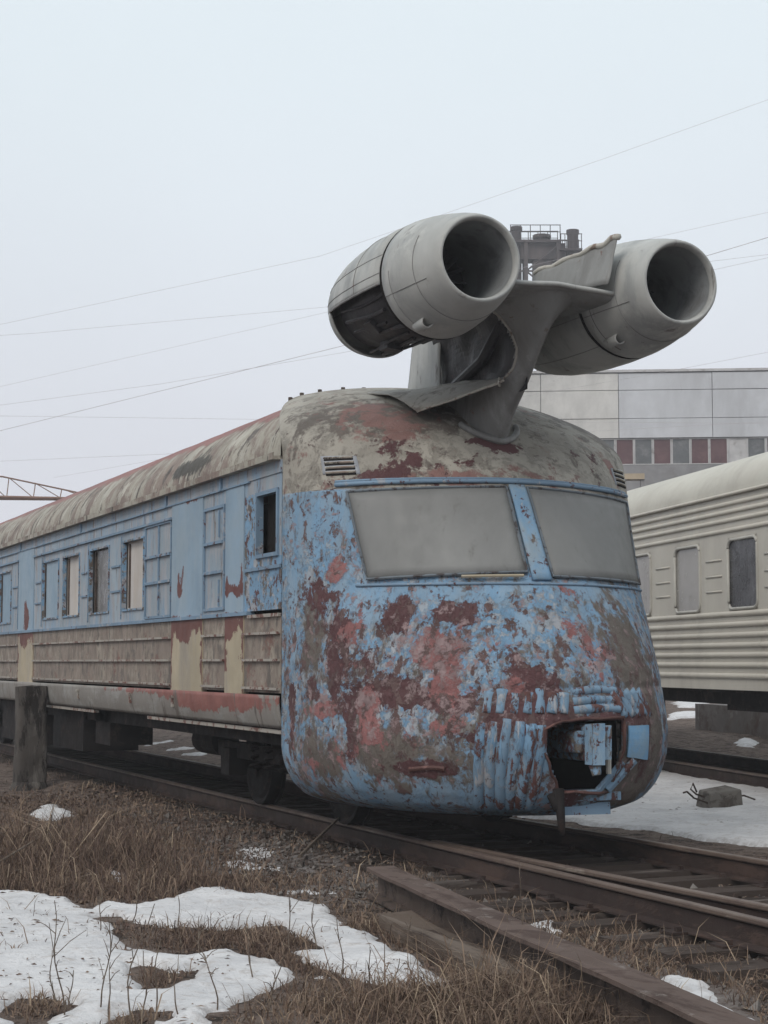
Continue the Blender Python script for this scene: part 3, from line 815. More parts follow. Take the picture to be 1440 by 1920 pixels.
for sgn in (-1, 1):
    v_ = patch('vent', *([(-.705, 3.275), (-.555, 3.265), (-.555, 3.10), (-.705, 3.11)] if sgn < 0 else [(.555, 3.265), (.705, 3.275), (.705, 3.11), (.555, 3.10)]), .005, M['nose'], train, 8, 6)
    for k in range(4):
        mesh('slat', tube([shp(sgn * s, 3.252 - k * .044, .010) for s in np.linspace(.57, .69, 8)], .010, 6), M['roof'], v_)
        mesh('slot', tube([shp(sgn * s, 3.236 - k * .044, .004) for s in np.linspace(.57, .69, 8)], .009, 6), M['void'], v_)

# ribbed strips hammered over the nose around the coupler
for k in range(6):
    s = -.304 + k * .0335
    zt = 1.06 - .012 * abs(k - 2) + random.uniform(-.02, .01)
    mesh('nose_rib', jitter(tube([shp(s + .004 * math.sin(t * 5 + k) - .012 * (1 - t), .30 + (zt - .30) * t, -.040) for t in np.linspace(0, 1, 16)], .056, 16), .005, 7, k), M['ribpaint'], train, smooth=True)
for k in range(7):
    s = -.292 + k * .0375
    mesh('nose_rib', jitter(tube([shp(s + .012 * t, 1.10 + (.17 + .02 * math.sin(k * 2)) * t, -.046) for t in np.linspace(0, 1, 8)], .056, 16), .006, 7, k + 20), M['ribpaint'], train, smooth=True)
for k in range(5):
    s = .185 + k * .034
    mesh('nose_rib', jitter(tube([shp(s - .05 * t, 1.07 + .21 * t, -.040) for t in np.linspace(0, 1, 8)], .050, 16), .006, 7, k + 40), M['ribpaint'], train, smooth=True)
for k, z in enumerate((1.275, 1.20, 1.13)):
    mesh('nose_strip', jitter(tube([shp(s, z + .01 * math.sin(s * 20), -.030) for s in np.linspace(-.03, .17, 12)], .038, 12), .006, 6, k + 60), M['ribpaint'], train, smooth=True)
# torn lip of the opening
lip = [(x, z) for x, z in HOLE]


def nose_at(x, z, off=0.0):
    lo, hi = -1.0, 1.0
    for _ in range(40):
        m = (lo + hi) / 2
        if float(shell(m, z)[0]) < x:
            lo = m
        else:
            hi = m
    return shp(lo, z, off)


lp = []
for i in range(len(lip)):
    a, b = lip[i], lip[(i + 1) % len(lip)]
    for t in (0, .25, .5, .75):
        lp.append(nose_at(a[0] + (b[0] - a[0]) * t, a[1] + (b[1] - a[1]) * t, .004))
mesh('opening_lip', jitter(tube(lp + [lp[0]], .013, 6), .026, 8, 3), M['rustmetal'] if 'rustmetal' in M else M['beam'], train, smooth=True)
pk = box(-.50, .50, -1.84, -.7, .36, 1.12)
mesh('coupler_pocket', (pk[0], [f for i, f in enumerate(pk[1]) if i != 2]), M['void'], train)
cpl = mesh('coupler', merge(box(.0, .17, -2.42, -1.2, .72, 1.01), box(-.06, .02, -2.36, -2.0, .78, .96)), M['coupler'], train)
bv = cpl.modifiers.new('bevel', 'BEVEL')
bv.width = .03
bv.segments = 2
mesh('coupler_jaw', jitter(merge(box(-.02, .09, -2.53, -2.40, .70, 1.02), box(.11, .17, -2.49, -2.40, .74, 1.00)), .012, 5, 2), M['blue_pillar'], cpl)
mesh('knuckle', tube([(.03, -2.47, .70), (.035, -2.49, .62)], .05, 10, .035), M['coupler'], cpl)
mesh('lock_pin', tube([(.215, -2.36, .62), (.215, -2.36, 1.0)], .022, 8), M['edge'], cpl)
sp = mesh('side_plate', jitter(grid(lambda u, v: nose_at(.45 + .27 * u, .74 + .25 * v - .03 * u * (1 - v), .012 + .006 * math.sin(u * 3)), np.linspace(0, 1, 6), np.linspace(0, 1, 6)), .01, 4, 9), M['plate'], train)
sp.modifiers.new('thickness', 'SOLIDIFY').thickness = .012
fb = [tuple(float(v) for v in shell(q, .285)) for q in np.linspace(-1, 1, 41)]
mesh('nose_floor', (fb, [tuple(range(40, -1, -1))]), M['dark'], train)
brc = mesh('brace', merge(tube([nose_at(.30, .48, .0), nose_at(.52, .72, .02)], .035, 6), tube([nose_at(.22, .46, -.02), nose_at(.42, .70, -.01)], .03, 6)), M['ribpaint'], train)
mesh('lower_shelf', jitter(box(-.10, .44, -2.165, -1.75, .395, .462), .012, 4, 4), M['ribpaint'], train)
mesh('lower_shelf', jitter(box(-.08, .36, -2.12, -1.80, .285, .385), .010, 4, 5), M['bluetrim'], train)
mesh('hook', merge(tube([(-.16, -2.22, .50), (-.17, -2.27, .33), (-.165, -2.28, .20), (-.15, -2.26, .15)], .045, 8, .022), tube([(-.21, -2.2, .46), (-.19, -2.26, .34)], .04, 8, .03)), M['dark'], train, smooth=True)
mesh('step_slot', merge(tube([shp(s, .655 + .01 * math.sin(s * 40), .0) for s in np.linspace(-.50, -.40, 8)], .020, 6)), M['rustmetal'] if 'rustmetal' in M else M['beam'], train)

# ------------------------------------------------------------------ body side
L = 24.0
XO = -1.70


def side(name, y0, y1, z0, z1, mat, parent=train, proud=0.0, depth=.045, attrs=None, cut=1):
    V, F = box(XO - proud, XO + depth, y0, y1, z0, z1)
    if attrs is None:
        return mesh(name, (V, F), M[mat], parent)
    nyq, nzq = max(2, int((y1 - y0) / .05)), max(2, int((z1 - z0) / .05))
    V2, F2 = grid(lambda u, v: (XO - proud, u, v), np.linspace(y1, y0, nyq), np.linspace(z0, z1, nzq))
    P = np.array(V2)
    at = {k: f(P) for k, f in attrs.items()}
    n0 = len(V2)
    VF = (V2 + V, F2 + [tuple(i + n0 for i in q) for j, q in enumerate(F) if j != 5])
    at = {k: np.concatenate([a, np.zeros(8)]) for k, a in at.items()}
    return mesh(name, VF, M[mat], parent, attrs=at)


def sblob(lst, base=0.0):
    def f(P):
        v = np.full(len(P), base)
        w = .05 * fbm(P[:, 1], P[:, 2], 4, 4, 31)
        for y, z, ry, rz, k in lst:
            v = v + k / (1 + ((((P[:, 1] - y + w) / ry)**2 + ((P[:, 2] - z + w) / rz)**2))**2)
        return np.clip(v, 0, 1)
    return f


# the wall behind everything is closed in front by separate panels; windows are real openings
mesh('far_side_wall', box(1.66, 1.70, 0, L, .92, 3.31), M['lower'], train)
mesh('end_wall', box(-1.65, 1.65, L - .05, L, .92, 4.0), M['dark'], train)
mesh('floor', box(-1.62, 1.62, .05, L - .1, .90, 1.0), M['dark'], train)
mesh('inner_wall', box(-.35, -.30, .05, L - .1, 1.0, 3.3), M['void'], train)
# header and belts
mesh('gutter', merge(box(-1.79, -1.66, .02, L, 3.285, 3.315), box(-1.79, -1.775, .02, L, 3.315, 3.345)), M['roof'], train)
side('header_band', 0, L, 3.175, 3.285, 'blue', proud=.012)
mesh('header_strip', box(-1.725, -1.70, .9, L, 3.160, 3.175), M['bluetrim'], train)
for y in (1.75, 3.75, 7.9, 12.0):
    mesh('strap', box(-1.735, -1.712, y, y + .045, 3.165, 3.285), M['bluetrim'], train)
side('belt_rail', 0.9, L, 1.93, 1.965, 'bluetrim', proud=.035)

uz0, uz1 = 1.965, 3.16
openings = []


def upper(y0, y1, mat='blue', proud=0.0, **kw):
    return side('side_panel', y0, y1, uz0, uz1, mat, proud=proud, **kw)


def window_bay(y0, y1, paneM, zb=2.09, zt=2.92, deep=.05):
    side('side_panel', y0, y1, zt, uz1, 'blue')
    side('side_panel', y0, y1, uz0, zb, 'blue')
    w = mesh('window', frame(XO - .018, XO + .03, y0, y1, zb, zt, .022), M['blue_worn'], train)
    mesh('pane', box(XO + deep, XO + deep + .01, y0 + .01, y1 - .01, zb + .01, zt - .01), M[paneM], w)
    mesh('glazing_bar', box(XO + deep - .018, XO + deep - .002, y1 - .16, y1 - .12, zb + .04, zt - .04), M['beam'], w)
    return w


def ribs(y0, y1, zs, mat='bluetrim', r=.018, parent=train):
    for z in zs:
        mesh('side_rib', box(XO - r * 1.6, XO - .001, y0, y1, z - r, z + r * .6), M[mat], parent)


# cab side: small dark window next to the seam
side('side_panel', .02, 1.07, 3.045, 3.175, 'blue')
side('side_panel', .02, 1.07, 1.965, 2.44, 'blue_worn')
side('side_panel', .71, 1.07, 2.44, 3.045, 'blue_worn')
side('side_panel', .02, .085, 2.44, 3.045, 'blue')
cw = mesh('cab_window', frame(XO - .02, XO + .05, .085, .71, 2.44, 3.045, .035), M['bluetrim'], train)
mesh('pane', box(XO + .10, XO + .11, .10, .70, 2.45, 3.03), M['void'], cw)
side('belt_rail', .02, 1.04, 2.33, 2.36, 'bluetrim', proud=.02)
dr = {'rust': sblob([(1.14, 2.30, .05, .16, .9), (1.35, 2.17, .22, .05, .8), (1.58, 2.22, .05, .10, .8), (1.4, 1.95, .3, .05, .6)])}
upper(1.07, 1.645, 'doorblue', .012, attrs=dr)
side('side_panel', 1.645, 2.41, uz0, uz1, 'blue')
pf = mesh('panel_frame', frame(XO - .018, XO - .001, 1.68, 2.38, 2.0, 3.03, .03), M['bluetrim'], train)
ribs(1.71, 2.35, (2.38, 2.67))
mesh('side_rib', box(XO - .014, XO - .001, 1.86, 1.885, 2.72, 2.98), M['bluetrim'], train)
mesh('side_rib', box(XO - .014, XO - .001, 1.86, 1.885, 2.04, 2.30), M['bluetrim'], train)
dr = {'rust': sblob([(3.22, 2.24, .10, .09, .9), (3.25, 2.38, .03, .09, .7), (3.12, 2.40, .03, .08, .6), (2.9, 3.16, .6, .03, .7), (3.0, 1.95, .7, .05, .6)])}
upper(2.41, 3.56, 'doorblue', .014, attrs=dr)
side('side_panel', 3.56, 4.70, uz0, uz1, 'blue')
mesh('panel_frame', frame(XO - .02, XO - .001, 3.58, 4.68, 1.975, 3.02, .028), M['bluetrim'], train)
mesh('side_rib', box(XO - .018, XO - .001, 4.09, 4.125, 2.005, 2.99), M['bluetrim'], train)
ribs(3.61, 4.65, (2.37, 2.66))
mesh('header_strip', box(-1.735, -1.701, 3.56, 11.02, 3.015, 3.04), M['bluetrim'], train)
mesh('header_strip', box(-1.735, -1.701, 12.17, 20, 3.015, 3.04), M['bluetrim'], train)
seq = [(4.70, 4.74, None), (4.74, 5.72, 'curtain'), (5.72, 6.39, None), (6.39, 7.45, 'dirtyglass'), (7.45, 8.02, None), (8.02, 9.03, 'curtain'), (9.03, 9.31, None),
       (9.31, 10.39, 'doorblue'), (10.39, 11.02, None), (12.17, 12.80, None), (12.80, 13.80, 'doorblue'), (13.80, 14.40, None), (14.40, 15.40, 'dirtyglass'), (15.40, 24, None)]
for y0, y1, pn in seq:
    if pn is None:
        side('side_panel', y0, y1, uz0, uz1, 'blue', proud=.004)
        if .5 < y1 - y0 < 1:
            ribs(y0 + .12, y1 - .12, (2.34, 2.64), r=.014)
            mesh('side_rib', box(XO - .014, XO - .005, y0 + .06, y0 + .085, 2.0, 2.98), M['bluetrim'], train)
    else:
        window_bay(y0, y1, pn, deep=.012 if pn == 'doorblue' else .05)
dr = {'rust': sblob([(11.5, 2.1, .2, .2, .7), (11.6, 2.3, .08, .2, .6)])}
upper(11.02, 12.17, 'doorblue', .014, attrs=dr)

# lower side: ribbed brown skin, broken by the plain cream plates below the doors
for y0, y1 in ((.02, 1.07), (1.645, 2.41), (3.56, 11.02), (12.17, L)):
    side('lower_panel', y0, y1, 1.225, 1.93, 'lower')
    for z in (1.26, 1.515, 1.755):
        mesh('side_rib', merge(box(XO - .034, XO - .001, y0 + .02, y1 - .02, z - .010, z + .012)), M['rib'], train)
for y0, y1 in ((1.07, 1.645), (2.41, 3.56), (11.02, 12.17)):
    ym, wd = (y0 + y1) / 2, (y1 - y0) / 2
    side('door_plate', y0, y1, 1.205, 1.93, 'cream', proud=.012, attrs={'rust': sblob([(ym, 1.95, wd * 1.2, .15, .9), (y1, 1.6, .06, .4, .7), (y0, 1.5, .06, .4, .6), (ym + .1, 1.78, wd * .5, .1, .6)])})
side('belt_rail', .02, .9, 1.90, 1.93, 'rib', proud=.03)
# rounded skirt below
rd = {'red': sblob([(1.6, 1.15, 1.3, .07, .75), (2.6, 1.12, .8, .09, .6), (4.4, 1.19, 2.0, .04, .7), (1.0, 1.10, .4, .1, .6)], .05)}
V, F = grid(lambda u, v: (XO - .008 + .05 * (1 - v)**2.4, u, .92 + .285 * v), np.linspace(L, .02, 300), np.linspace(0, 1, 9))
mesh('skirt', (V, F), M['skirt'], train, smooth=True, attrs={k: f(np.array(V)) for k, f in rd.items()}).modifiers.new('thickness', 'SOLIDIFY').thickness = -.02
mesh('skirt_rail', box(-1.66, -1.60, .1, 4.7, .865, .90), M['rib'], train)
mesh('skirt_rail', box(-1.66, -1.60, 7.3, 12, .865, .90), M['rib'], train)
for y in (5.2, 7.9, 3.4, 10.6):
    mesh('door_catch', merge(box(-1.74, -1.70, y, y + .05, 1.03, 1.12), box(-1.75, -1.70, y - .02, y + .09, 1.12, 1.15)), M['rib'], train)

# ------------------------------------------------------------------ roof
zr = np.concatenate([np.linspace(3.315, 3.9, 16)[:-1], np.linspace(3.9, 4.2, 20)])
V, F = [], []
ys_n = 160
for sg in (-1, 1):
    b0 = len(V)
    for z in zr:
        x = sg * 1.72 * math.sqrt(max(0, 1 - ((z - 3.315) / .885)**2.0))
        ya = float(pch(z, ZK, YK)) - .02
        for k in range(ys_n):
            t = (k / (ys_n - 1))**1.4
            V.append((x, ya + (L - ya) * t, z))
    for j in range(len(zr) - 1):
        for k in range(ys_n - 1):
            q = (b0 + j * ys_n + k, b0 + j * ys_n + k + 1, b0 + (j + 1) * ys_n + k + 1, b0 + (j + 1) * ys_n + k)
            F.append(q if sg > 0 else q[::-1])
P = np.array(V)
P[:, 2] += .008 * fbm(P[:, 1], P[:, 0], 1.2, 3, 41)
mesh('roof', (P, F), M['roof'], train, smooth=True, attrs={
    'redtop': np.clip((P[:, 2] - 3.72 + .05 * fbm(P[:, 1], P[:, 2], .9, 3, 44)) / .14, 0, 1) * .9,
    'dark': .9 / (1 + (((P[:, 1] - 3.1) / .75)**2 + ((P[:, 2] - 3.52) / .10)**2)**2)})
for z, s in ((4.02, -.98), (4.10, -.9), (4.16, -.75), (4.195, -.55), (4.215, -.35)):
    x, y, zz_ = shp(s, z)
    mesh('roof_bolt', tube([(x, y, zz_ - .02), (x, y, zz_ + .022)], .022, 6), M['beam'], train)

# ------------------------------------------------------------------ bogies, boxes below the floor
def wheel(cx, cy, parent):
    r = .46
    V, F = [], []
    prof = [(-.07, .12), (-.07, .36), (-.05, .40), (-.07, .44), (-.07, r), (.05, r), (.05, r + .028), (.08, r + .028), (.08, .12)]
    n = 32
    for a, rr in prof:
        for k in range(n):
            t = 2 * math.pi * k / n
            V.append((cx + a * (1 if cx < 0 else -1), cy + rr * math.cos(t), r + rr * math.sin(t)))
    for i in range(len(prof) - 1):
        for k in range(n):
            F.append((i * n + k, (i + 1) * n + k, (i + 1) * n + (k + 1) % n, i * n + (k + 1) % n))
    return mesh('wheel', (V, F), M['dark'], parent, smooth=False)


for yb in (2.0, 19.5):
    bg = mesh('bogie', merge(box(-1.12, -1.0, yb - 1.75, yb + 1.75, .50, .66), box(1.0, 1.12, yb - 1.75, yb + 1.75, .50, .66), box(-1.0, 1.0, yb - .35, yb + .35, .45, .72)), M['dark'], train)
    for dy in (-1.25, 1.25):
        for x in (-.76, .76):
            wheel(x, yb + dy, bg)
        mesh('axle', tube([(-1.1, yb + dy, .46), (1.1, yb + dy, .46)], .08, 12), M['dark'], bg)
        mesh('axle_box', box(-1.20, -1.0, yb + dy - .15, yb + dy + .15, .32, .60), M['dark'], bg)
    for dy in (-.45, 0, .45):
        mesh('spring', tube([(-1.1 + .07 * math.cos(t), yb + dy + .07 * math.sin(t), .42 + .4 * t / 31.4) for t in np.linspace(0, 31.4, 60)], .018, 5), M['dark'], bg)
    mesh('brake_cylinder', tube([(-1.14, yb - 1.0, .74), (-1.14, yb - .3, .74)], .09, 12), M['dark'], bg)
mesh('underframe_beam', merge(box(-1.45, -1.30, .1, L, .74, .90), box(1.30, 1.45, .1, L, .74, .90), box(-.2, .2, .1, L, .62, .90)), M['dark'], train)
mesh('equipment_box', box(-1.5, -.75, 8.6, 10.5, .32, .89), M['dark'], train)
mesh('equipment_box', box(-1.5, -.75, 11.2, 14.5, .28, .89), M['dark'], train)
mesh('equipment_box', box(-1.45, -.9, 7.3, 8.1, .45, .89), M['dark'], train)
mesh('air_tank', tube([(-.9, 4.2, .62), (-.9, 5.0, .62)], .16, 14), M['dark'], train)
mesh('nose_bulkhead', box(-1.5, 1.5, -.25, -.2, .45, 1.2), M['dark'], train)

# ------------------------------------------------------------------ engines
def engine(cx, cz, open_sector, label):
    e = mesh('engine', lathe([(-1.80, .300), (-2.20, .303), (-2.37, .309), (-2.410, .322), (-2.418, .334), (-2.405, .350), (-2.34, .374), (-2.22, .405), (-2.05, .440), (-1.85, .474), (-1.68, .494), (-1.595, .500), (-1.588, .470)], cx, cz, 72), M['engine'], train, smooth=True)
    e['label'] = label
    mesh('intake_duct', lathe([(-1.45, .296), (-1.80, .297), (-2.20, .300), (-2.36, .306)], cx, cz, 48), M['duct'], e, smooth=True)
    mesh('joint_ring', lathe([(-1.59, .492), (-1.585, .480), (-1.555, .480), (-1.55, .50)], cx, cz, 48), M['void'], e, smooth=True)
    # fan stage with nose cone and guide vanes
    mesh('fan_disc', disc_y(cx, -1.46, cz, .298), M['core'], e)
    mesh('nose_cone', lathe([(-1.74, .004), (-1.72, .03), (-1.66, .065), (-1.58, .092), (-1.47, .105)], cx - .0, cz, 24), M['engine'], e, smooth=True)
    for k in range(16):
        a = 2 * math.pi * k / 16
        ca, sa = math.cos(a), math.sin(a)
        V = []
        for rr in (.10, .295):
            for dy, dt in ((-1.54, -.012), (-1.48, .02)):
                V.append((cx + rr * ca - dt * sa, dy, cz + rr * sa + dt * ca))
        o = mesh('fan_blade', (V, [(0, 1, 3, 2)]), M['fan'], e)
        o.modifiers.new('thickness', 'SOLIDIFY').thickness = .006
    rear = [(-1.55, .502), (-1.30, .512), (-1.00, .512), (-.70, .500), (-.45, .478), (-.25, .445), (-.10, .405), (.02, .350), (.08, .300), (.07, .280), (-.20, .270)]
    if open_sector:
        a0, a1 = open_sector
        V1 = lathe(rear, cx, cz, 56, a1 - 360, a0)
        i0 = 5
        V2 = lathe(rear[i0:], cx, cz, 20, a0, a1)
        V3 = lathe(rear[:2], cx, cz, 20, a0, a1)
        V3 = lathe([(-1.55, .502), (-1.50, .504)], cx, cz, 20, a0, a1)
        o = mesh('rear_cowl', merge(V1, V2), M['engine'], e, smooth=True)
        o.modifiers.new('thickness', 'SOLIDIFY').thickness = .015
        mesh('engine_core', lathe([(-1.56, .30), (-1.50, .40), (-1.1, .43), (-.7, .40), (-.3, .36), (-.1, .28)], cx, cz, 40), M['core'], e, smooth=True)
        for k in range(9):
            a = R(a0 + 8 + (a1 - a0 - 16) * k / 8)
            r0 = .435
            y0 = -1.45 + .12 * (k % 3)
            pts = [(cx + r0 * math.cos(a + .05 * math.sin(t * 4 + k)), y0 + t, cz + r0 * math.sin(a + .05 * math.sin(t * 4 + k))) for t in np.linspace(0, .95 - .15 * (k % 4), 10)]
            mesh('fuel_pipe', tube(pts, .012 + .006 * (k % 2), 6), M['core'], e)
        for a, y0, w in ((225, -.95, .16), (262, -.75, .18)):
            ar = R(a)
            bx = box(-.03, .05, -w / 2, w / 2, -w / 2.5, w / 2.5)
            V = [(cx + (.42 + v[0]) * math.cos(ar) - v[2] * math.sin(ar), y0 + v[1], cz + (.42 + v[0]) * math.sin(ar) + v[2] * math.cos(ar)) for v in bx[0]]
            mesh('accessory_box', (V, bx[1]), M['core'], e)
        # cut edge of the missing cowl door
        for a in (a0,):
            mesh('cut_edge', tube([(cx + (r + .002) * math.cos(R(a)), y, cz + (r + .002) * math.sin(R(a))) for y, r in rear[:6]], .009, 6), M['pylon'], e)
    else:
        o = mesh('rear_cowl', lathe(rear, cx, cz, 72), M['engine'], e, smooth=True)
    # small scoop under the intake
    a = R(243 if cx < 0 else 236)
    px, pz = cx + .475 * math.cos(a), cz + .475 * math.sin(a)
    sc = mesh('scoop', lathe([(-1.62, .012), (-1.68, .05), (-1.88, .052), (-1.885, .045), (-1.72, .040), (-1.71, .001)], px, pz, 16), M['engine'], e, smooth=True)
    mesh('scoop_fairing', lathe([(-1.9, .01), (-1.8, .04), (-1.62, .055), (-1.60, .01)], px + .045, pz + .03, 12), M['pylon'], e, smooth=True)
    # panel lines
    for y, r, b0, b1 in ((-2.08, .4355, 150, 330), (-1.72, .4905, 180, 250)):
        mesh('panel_seam', tube([(cx + r * math.cos(R(t)), y, cz + r * math.sin(R(t))) for t in np.linspace(b0, b1, 30)], .004, 4), M['pylon'], e)
    mesh('panel_seam', tube([(cx + (r + .001) * math.cos(R(202)), y, cz + (r + .001) * math.sin(R(202))) for y, r in ((-2.22, .405), (-2.05, .440), (-1.85, .474), (-1.60, .500))], .004, 4), M['pylon'], e)
    for t in (60, 110, 160, 178) if cx < 0 else (60, 110, 160, 200, 235):
        mesh('panel_seam', tube([(cx + (r + .001) * math.cos(R(t)), y, cz + (r + .001) * math.sin(R(t))) for y, r in rear[:7]], .0035, 4), M['pylon'], e)
    mesh('panel_seam', tube([(cx + .5135 * math.cos(R(t)), -1.0, cz + .5135 * math.sin(R(t))) for t in np.linspace(20, 186, 40)], .0035, 4), M['pylon'], e)
    return e


engine(-.91, 4.645, (188, 318), 'left-hand jet engine with its lower cowl door missing')
engine(.91, 4.605, None, 'right-hand jet engine with closed grey cowls')


# ------------------------------------------------------------------ stub wing
def wing_pt(u, v):
    # u across, v round the section
    x = -.52 + 1.04 * u
    a = 2 * math.pi * v
    ch = 1.55
    q = .5 - .5 * math.cos(a)
    th = .085 * (math.sqrt(max(q, 0)) * 1.3 - q * 1.25)
    y = -2.06 + ch * q
    return (x, y, 4.555 + .03 * (1 - abs(x) / .52) + (th if a < math.pi else -th * (1.5 + 1.6 * (abs(x) / .52)**2)) - .02 * u)


V, F = grid(wing_pt, np.linspace(0, 1, 15), np.linspace(0, 1, 41))
mesh('stub_wing', jitter((V, F), .006, 3, 5), M['pylon'], train, smooth=True)
mesh('wing_edge', jitter(tube([(x, -2.062, 4.560 + .03 * (1 - abs(x + .03) / .52) - .02 * (x + .52)) for x in np.linspace(-.5, .5, 14)], .020, 8), .006, 5, 2), M['engine'], train, smooth=True)
# ------------------------------------------------------------------ pylon
PZ = [3.25, 3.45, 3.65, 3.90, 4.15, 4.35, 4.47, 4.56]
PL = [-.78, -.92, -1.10, -1.40, -1.64, -1.82, -1.93, -2.00]
PT = [.27, .215, .180, .155, .155, .215, .32, .46]
PE = [1.35, 1.32, 1.25, 1.12, 1.0, .86, .80, .6]


def pyl(q, z):
    le, te, T = float(pch(z, PZ, PL)), float(pch(z, PZ, PE)), float(pch(z, PZ, PT))
    sg = -1 if q < 0 else 1
    c = abs(q)
    c2 = c * c
    y = le + (te - le) * c2
    d = c2 * (te - le)
    t = T * min(1, math.sqrt(max(0, 1 - max(0, 1 - d / .75)**2)))
    tail = max(0, (c2 - .7) / .3)
    t *= 1 - .65 * tail
    return (sg * t if c > 0 else 0.0, y, z)


qs = np.concatenate([np.linspace(-1, -.02, 60), [0], np.linspace(.02, 1, 60)])
zs = np.linspace(3.25, 4.55, 50)
V, F = grid(pyl, qs, zs)
cut = [(-1.36, 4.56), (-1.40, 4.42), (-1.44, 4.16), (-1.34, 4.0), (-1.20, 3.925), (-.60, 3.90), (.0, 3.95), (1.6, 3.95), (1.6, 4.56)]
Pv = np.array(V)
ins = (sdf(cut, Pv[:, 1], Pv[:, 2]) > 0) & (Pv[:, 0] < 0)
F = [f for f in F if not all(ins[i] for i in f)]
py = mesh('pylon', (V, [f for f in F]), M['pylon'], train, smooth=True)
py.modifiers.new('thickness', 'SOLIDIFY').thickness = .012


def pyl_at(y, z):
    le, te = float(pch(z, PZ, PL)), float(pch(z, PZ, PE))
    return pyl(-math.sqrt(min(1, max(0, (y - le) / (te - le)))), z)


mesh('torn_edge', jitter(tube([pyl_at(y, z) for y, z in ((-1.38, 4.5), (-1.40, 4.42), (-1.425, 4.3), (-1.44, 4.16), (-1.40, 4.07), (-1.34, 4.0), (-1.26, 3.95), (-1.20, 3.925))], .012, 6), .006, 8, 4), M['edge'], py, smooth=True)
# dark sheet filling the missing skin's opening, inner shade put into its colour
V, F = grid(lambda u, v: (pyl_at(-1.42 + 1.6 * u, 3.80 + .70 * v)[0] * .55 + .02 * math.sin(u * 17) * math.sin(v * 9), -1.42 + 1.6 * u, 3.80 + .70 * v), np.linspace(1, 0, 30), np.linspace(0, 1, 18))
mesh('shade_infill', jitter((V, F), .02, 6, 7), M['core'], py)
mesh('inner_duct', tube([(-.10, -1.15, 4.42), (-.12, -.8, 4.15), (-.11, -.1, 3.98)], .05, 10), M['core'], py)
# pale rear skin panel
V, F = grid(lambda u, v: (-.16 + .05 * u - .02 * math.sin(math.pi * u), .02 + (.96 - .22 * v) * u + .03 * math.sin(v * 4) * (1 - u), 3.92 + .70 * v - .0 * u), np.linspace(1, 0, 12), np.linspace(0, 1, 10))
o = mesh('rear_panel', jitter((V, F), .006, 4, 3), M['engine'], py, smooth=True)
o.modifiers.new('thickness', 'SOLIDIFY').thickness = .012
# root fairing: sheet that fanned out from the pylon foot over the dome, its front edge torn
FE = [(-.14, -1.26, 3.90), (-.22, -1.17, 3.855), (-.32, -1.05, 3.82), (-.45, -.84, 3.765), (-.58, -.62, 3.72), (-.64, -.54, 3.695)]
BE = [(-.14, .4, 4.06), (-.24, .4, 4.02), (-.34, .5, 4.03), (-.50, .6, 4.03), (-.64, .55, 4.02), (-.72, .45, 3.98)]


def fair(u, v):
    i = u * (len(FE) - 1)
    k = min(int(i), len(FE) - 2)
    t = i - k
    a = np.array(FE[k]) * (1 - t) + np.array(FE[k + 1]) * t
    b = np.array(BE[k]) * (1 - t) + np.array(BE[k + 1]) * t
    p = a * (1 - v) + b * v
    p[2] += .06 * math.sin(math.pi * v) * (.4 + .6 * u)
    return tuple(p)


V, F = grid(fair, np.linspace(0, 1, 30), np.linspace(0, 1, 14))
fo = mesh('root_fairing', jitter((V, F), .012, 4, 8), M['roof_plain'] if 'roof_plain' in M else M['pylon'], py, smooth=True)
fo.modifiers.new('thickness', 'SOLIDIFY').thickness = .01
mesh('torn_edge', jitter(tube([fair(u, 0) for u in np.linspace(0, 1, 24)], .011, 6), .007, 9, 6), M['edge'], py, smooth=True)
mesh('clamp_ring', tube([(-.17 + .02 * math.cos(t), -1.23 + .02 * math.cos(t), 3.885 + .035 * math.sin(t)) for t in np.linspace(0, 6.28, 14)], .008, 6), M['edge'], py, smooth=True)
# footing plate round the pylon on the dome
ft = []
for t in np.linspace(-.9, .9, 22):
    a = t * math.pi / 2
    x = .27 * math.sin(a)
    z = 3.40 + .20 * abs(t)**1.4
    ft.append(nose_at(x, z, .02))
mesh('pylon_foot', tube(ft, .03, 8), M['pylon'], py, smooth=True)

# bent sheet standing up on the wing beside the far engine
TB = [(-1.12, 4.88), (-1.40, 4.925), (-1.70, 4.955), (-1.95, 4.975), (-2.16, 5.00)]


def fin(u, v):
    y = float(np.interp(u, np.linspace(0, 1, 5), [a for a, b in TB]))
    zt = float(np.interp(u, np.linspace(0, 1, 5), [b for a, b in TB])) + .012 * math.sin(u * 23)
    zb = 4.60 + .0 * u
    return (.22 + .16 * u + .10 * (1 - v) * math.sin(u * 2.2), y - .02 * (1 - v), zt * (1 - v) + zb * v)


V, F = grid(fin, np.linspace(0, 1, 18), np.linspace(0, 1, 8))
fo = mesh('bent_sheet', jitter((V, F), .01, 5, 12), M['pylon'], train, smooth=True)
fo.modifiers.new('thickness', 'SOLIDIFY').thickness = .008
mesh('torn_edge', jitter(tube([fin(u, 0) for u in np.linspace(0, 1, 18)], .020, 6, .028), .012, 9, 14), M['edge'], fo, smooth=True)

# ================================================================== BEIGE PASSENGER COACH
co = empty('passenger_coach', (CORG[0], CORG[1], 0), -CA)
tag(co, 'beige ribbed passenger coach standing on the track behind the railcar', 'train')
HW = 1.53
C0, C1 = 13.6, 37.0


def cbox(name, x0, x1, y0, y1, z0, z1, mat, parent=None):
    return mesh(name, box(x0, x1, y0, y1, z0, z1), M[mat], parent or co)


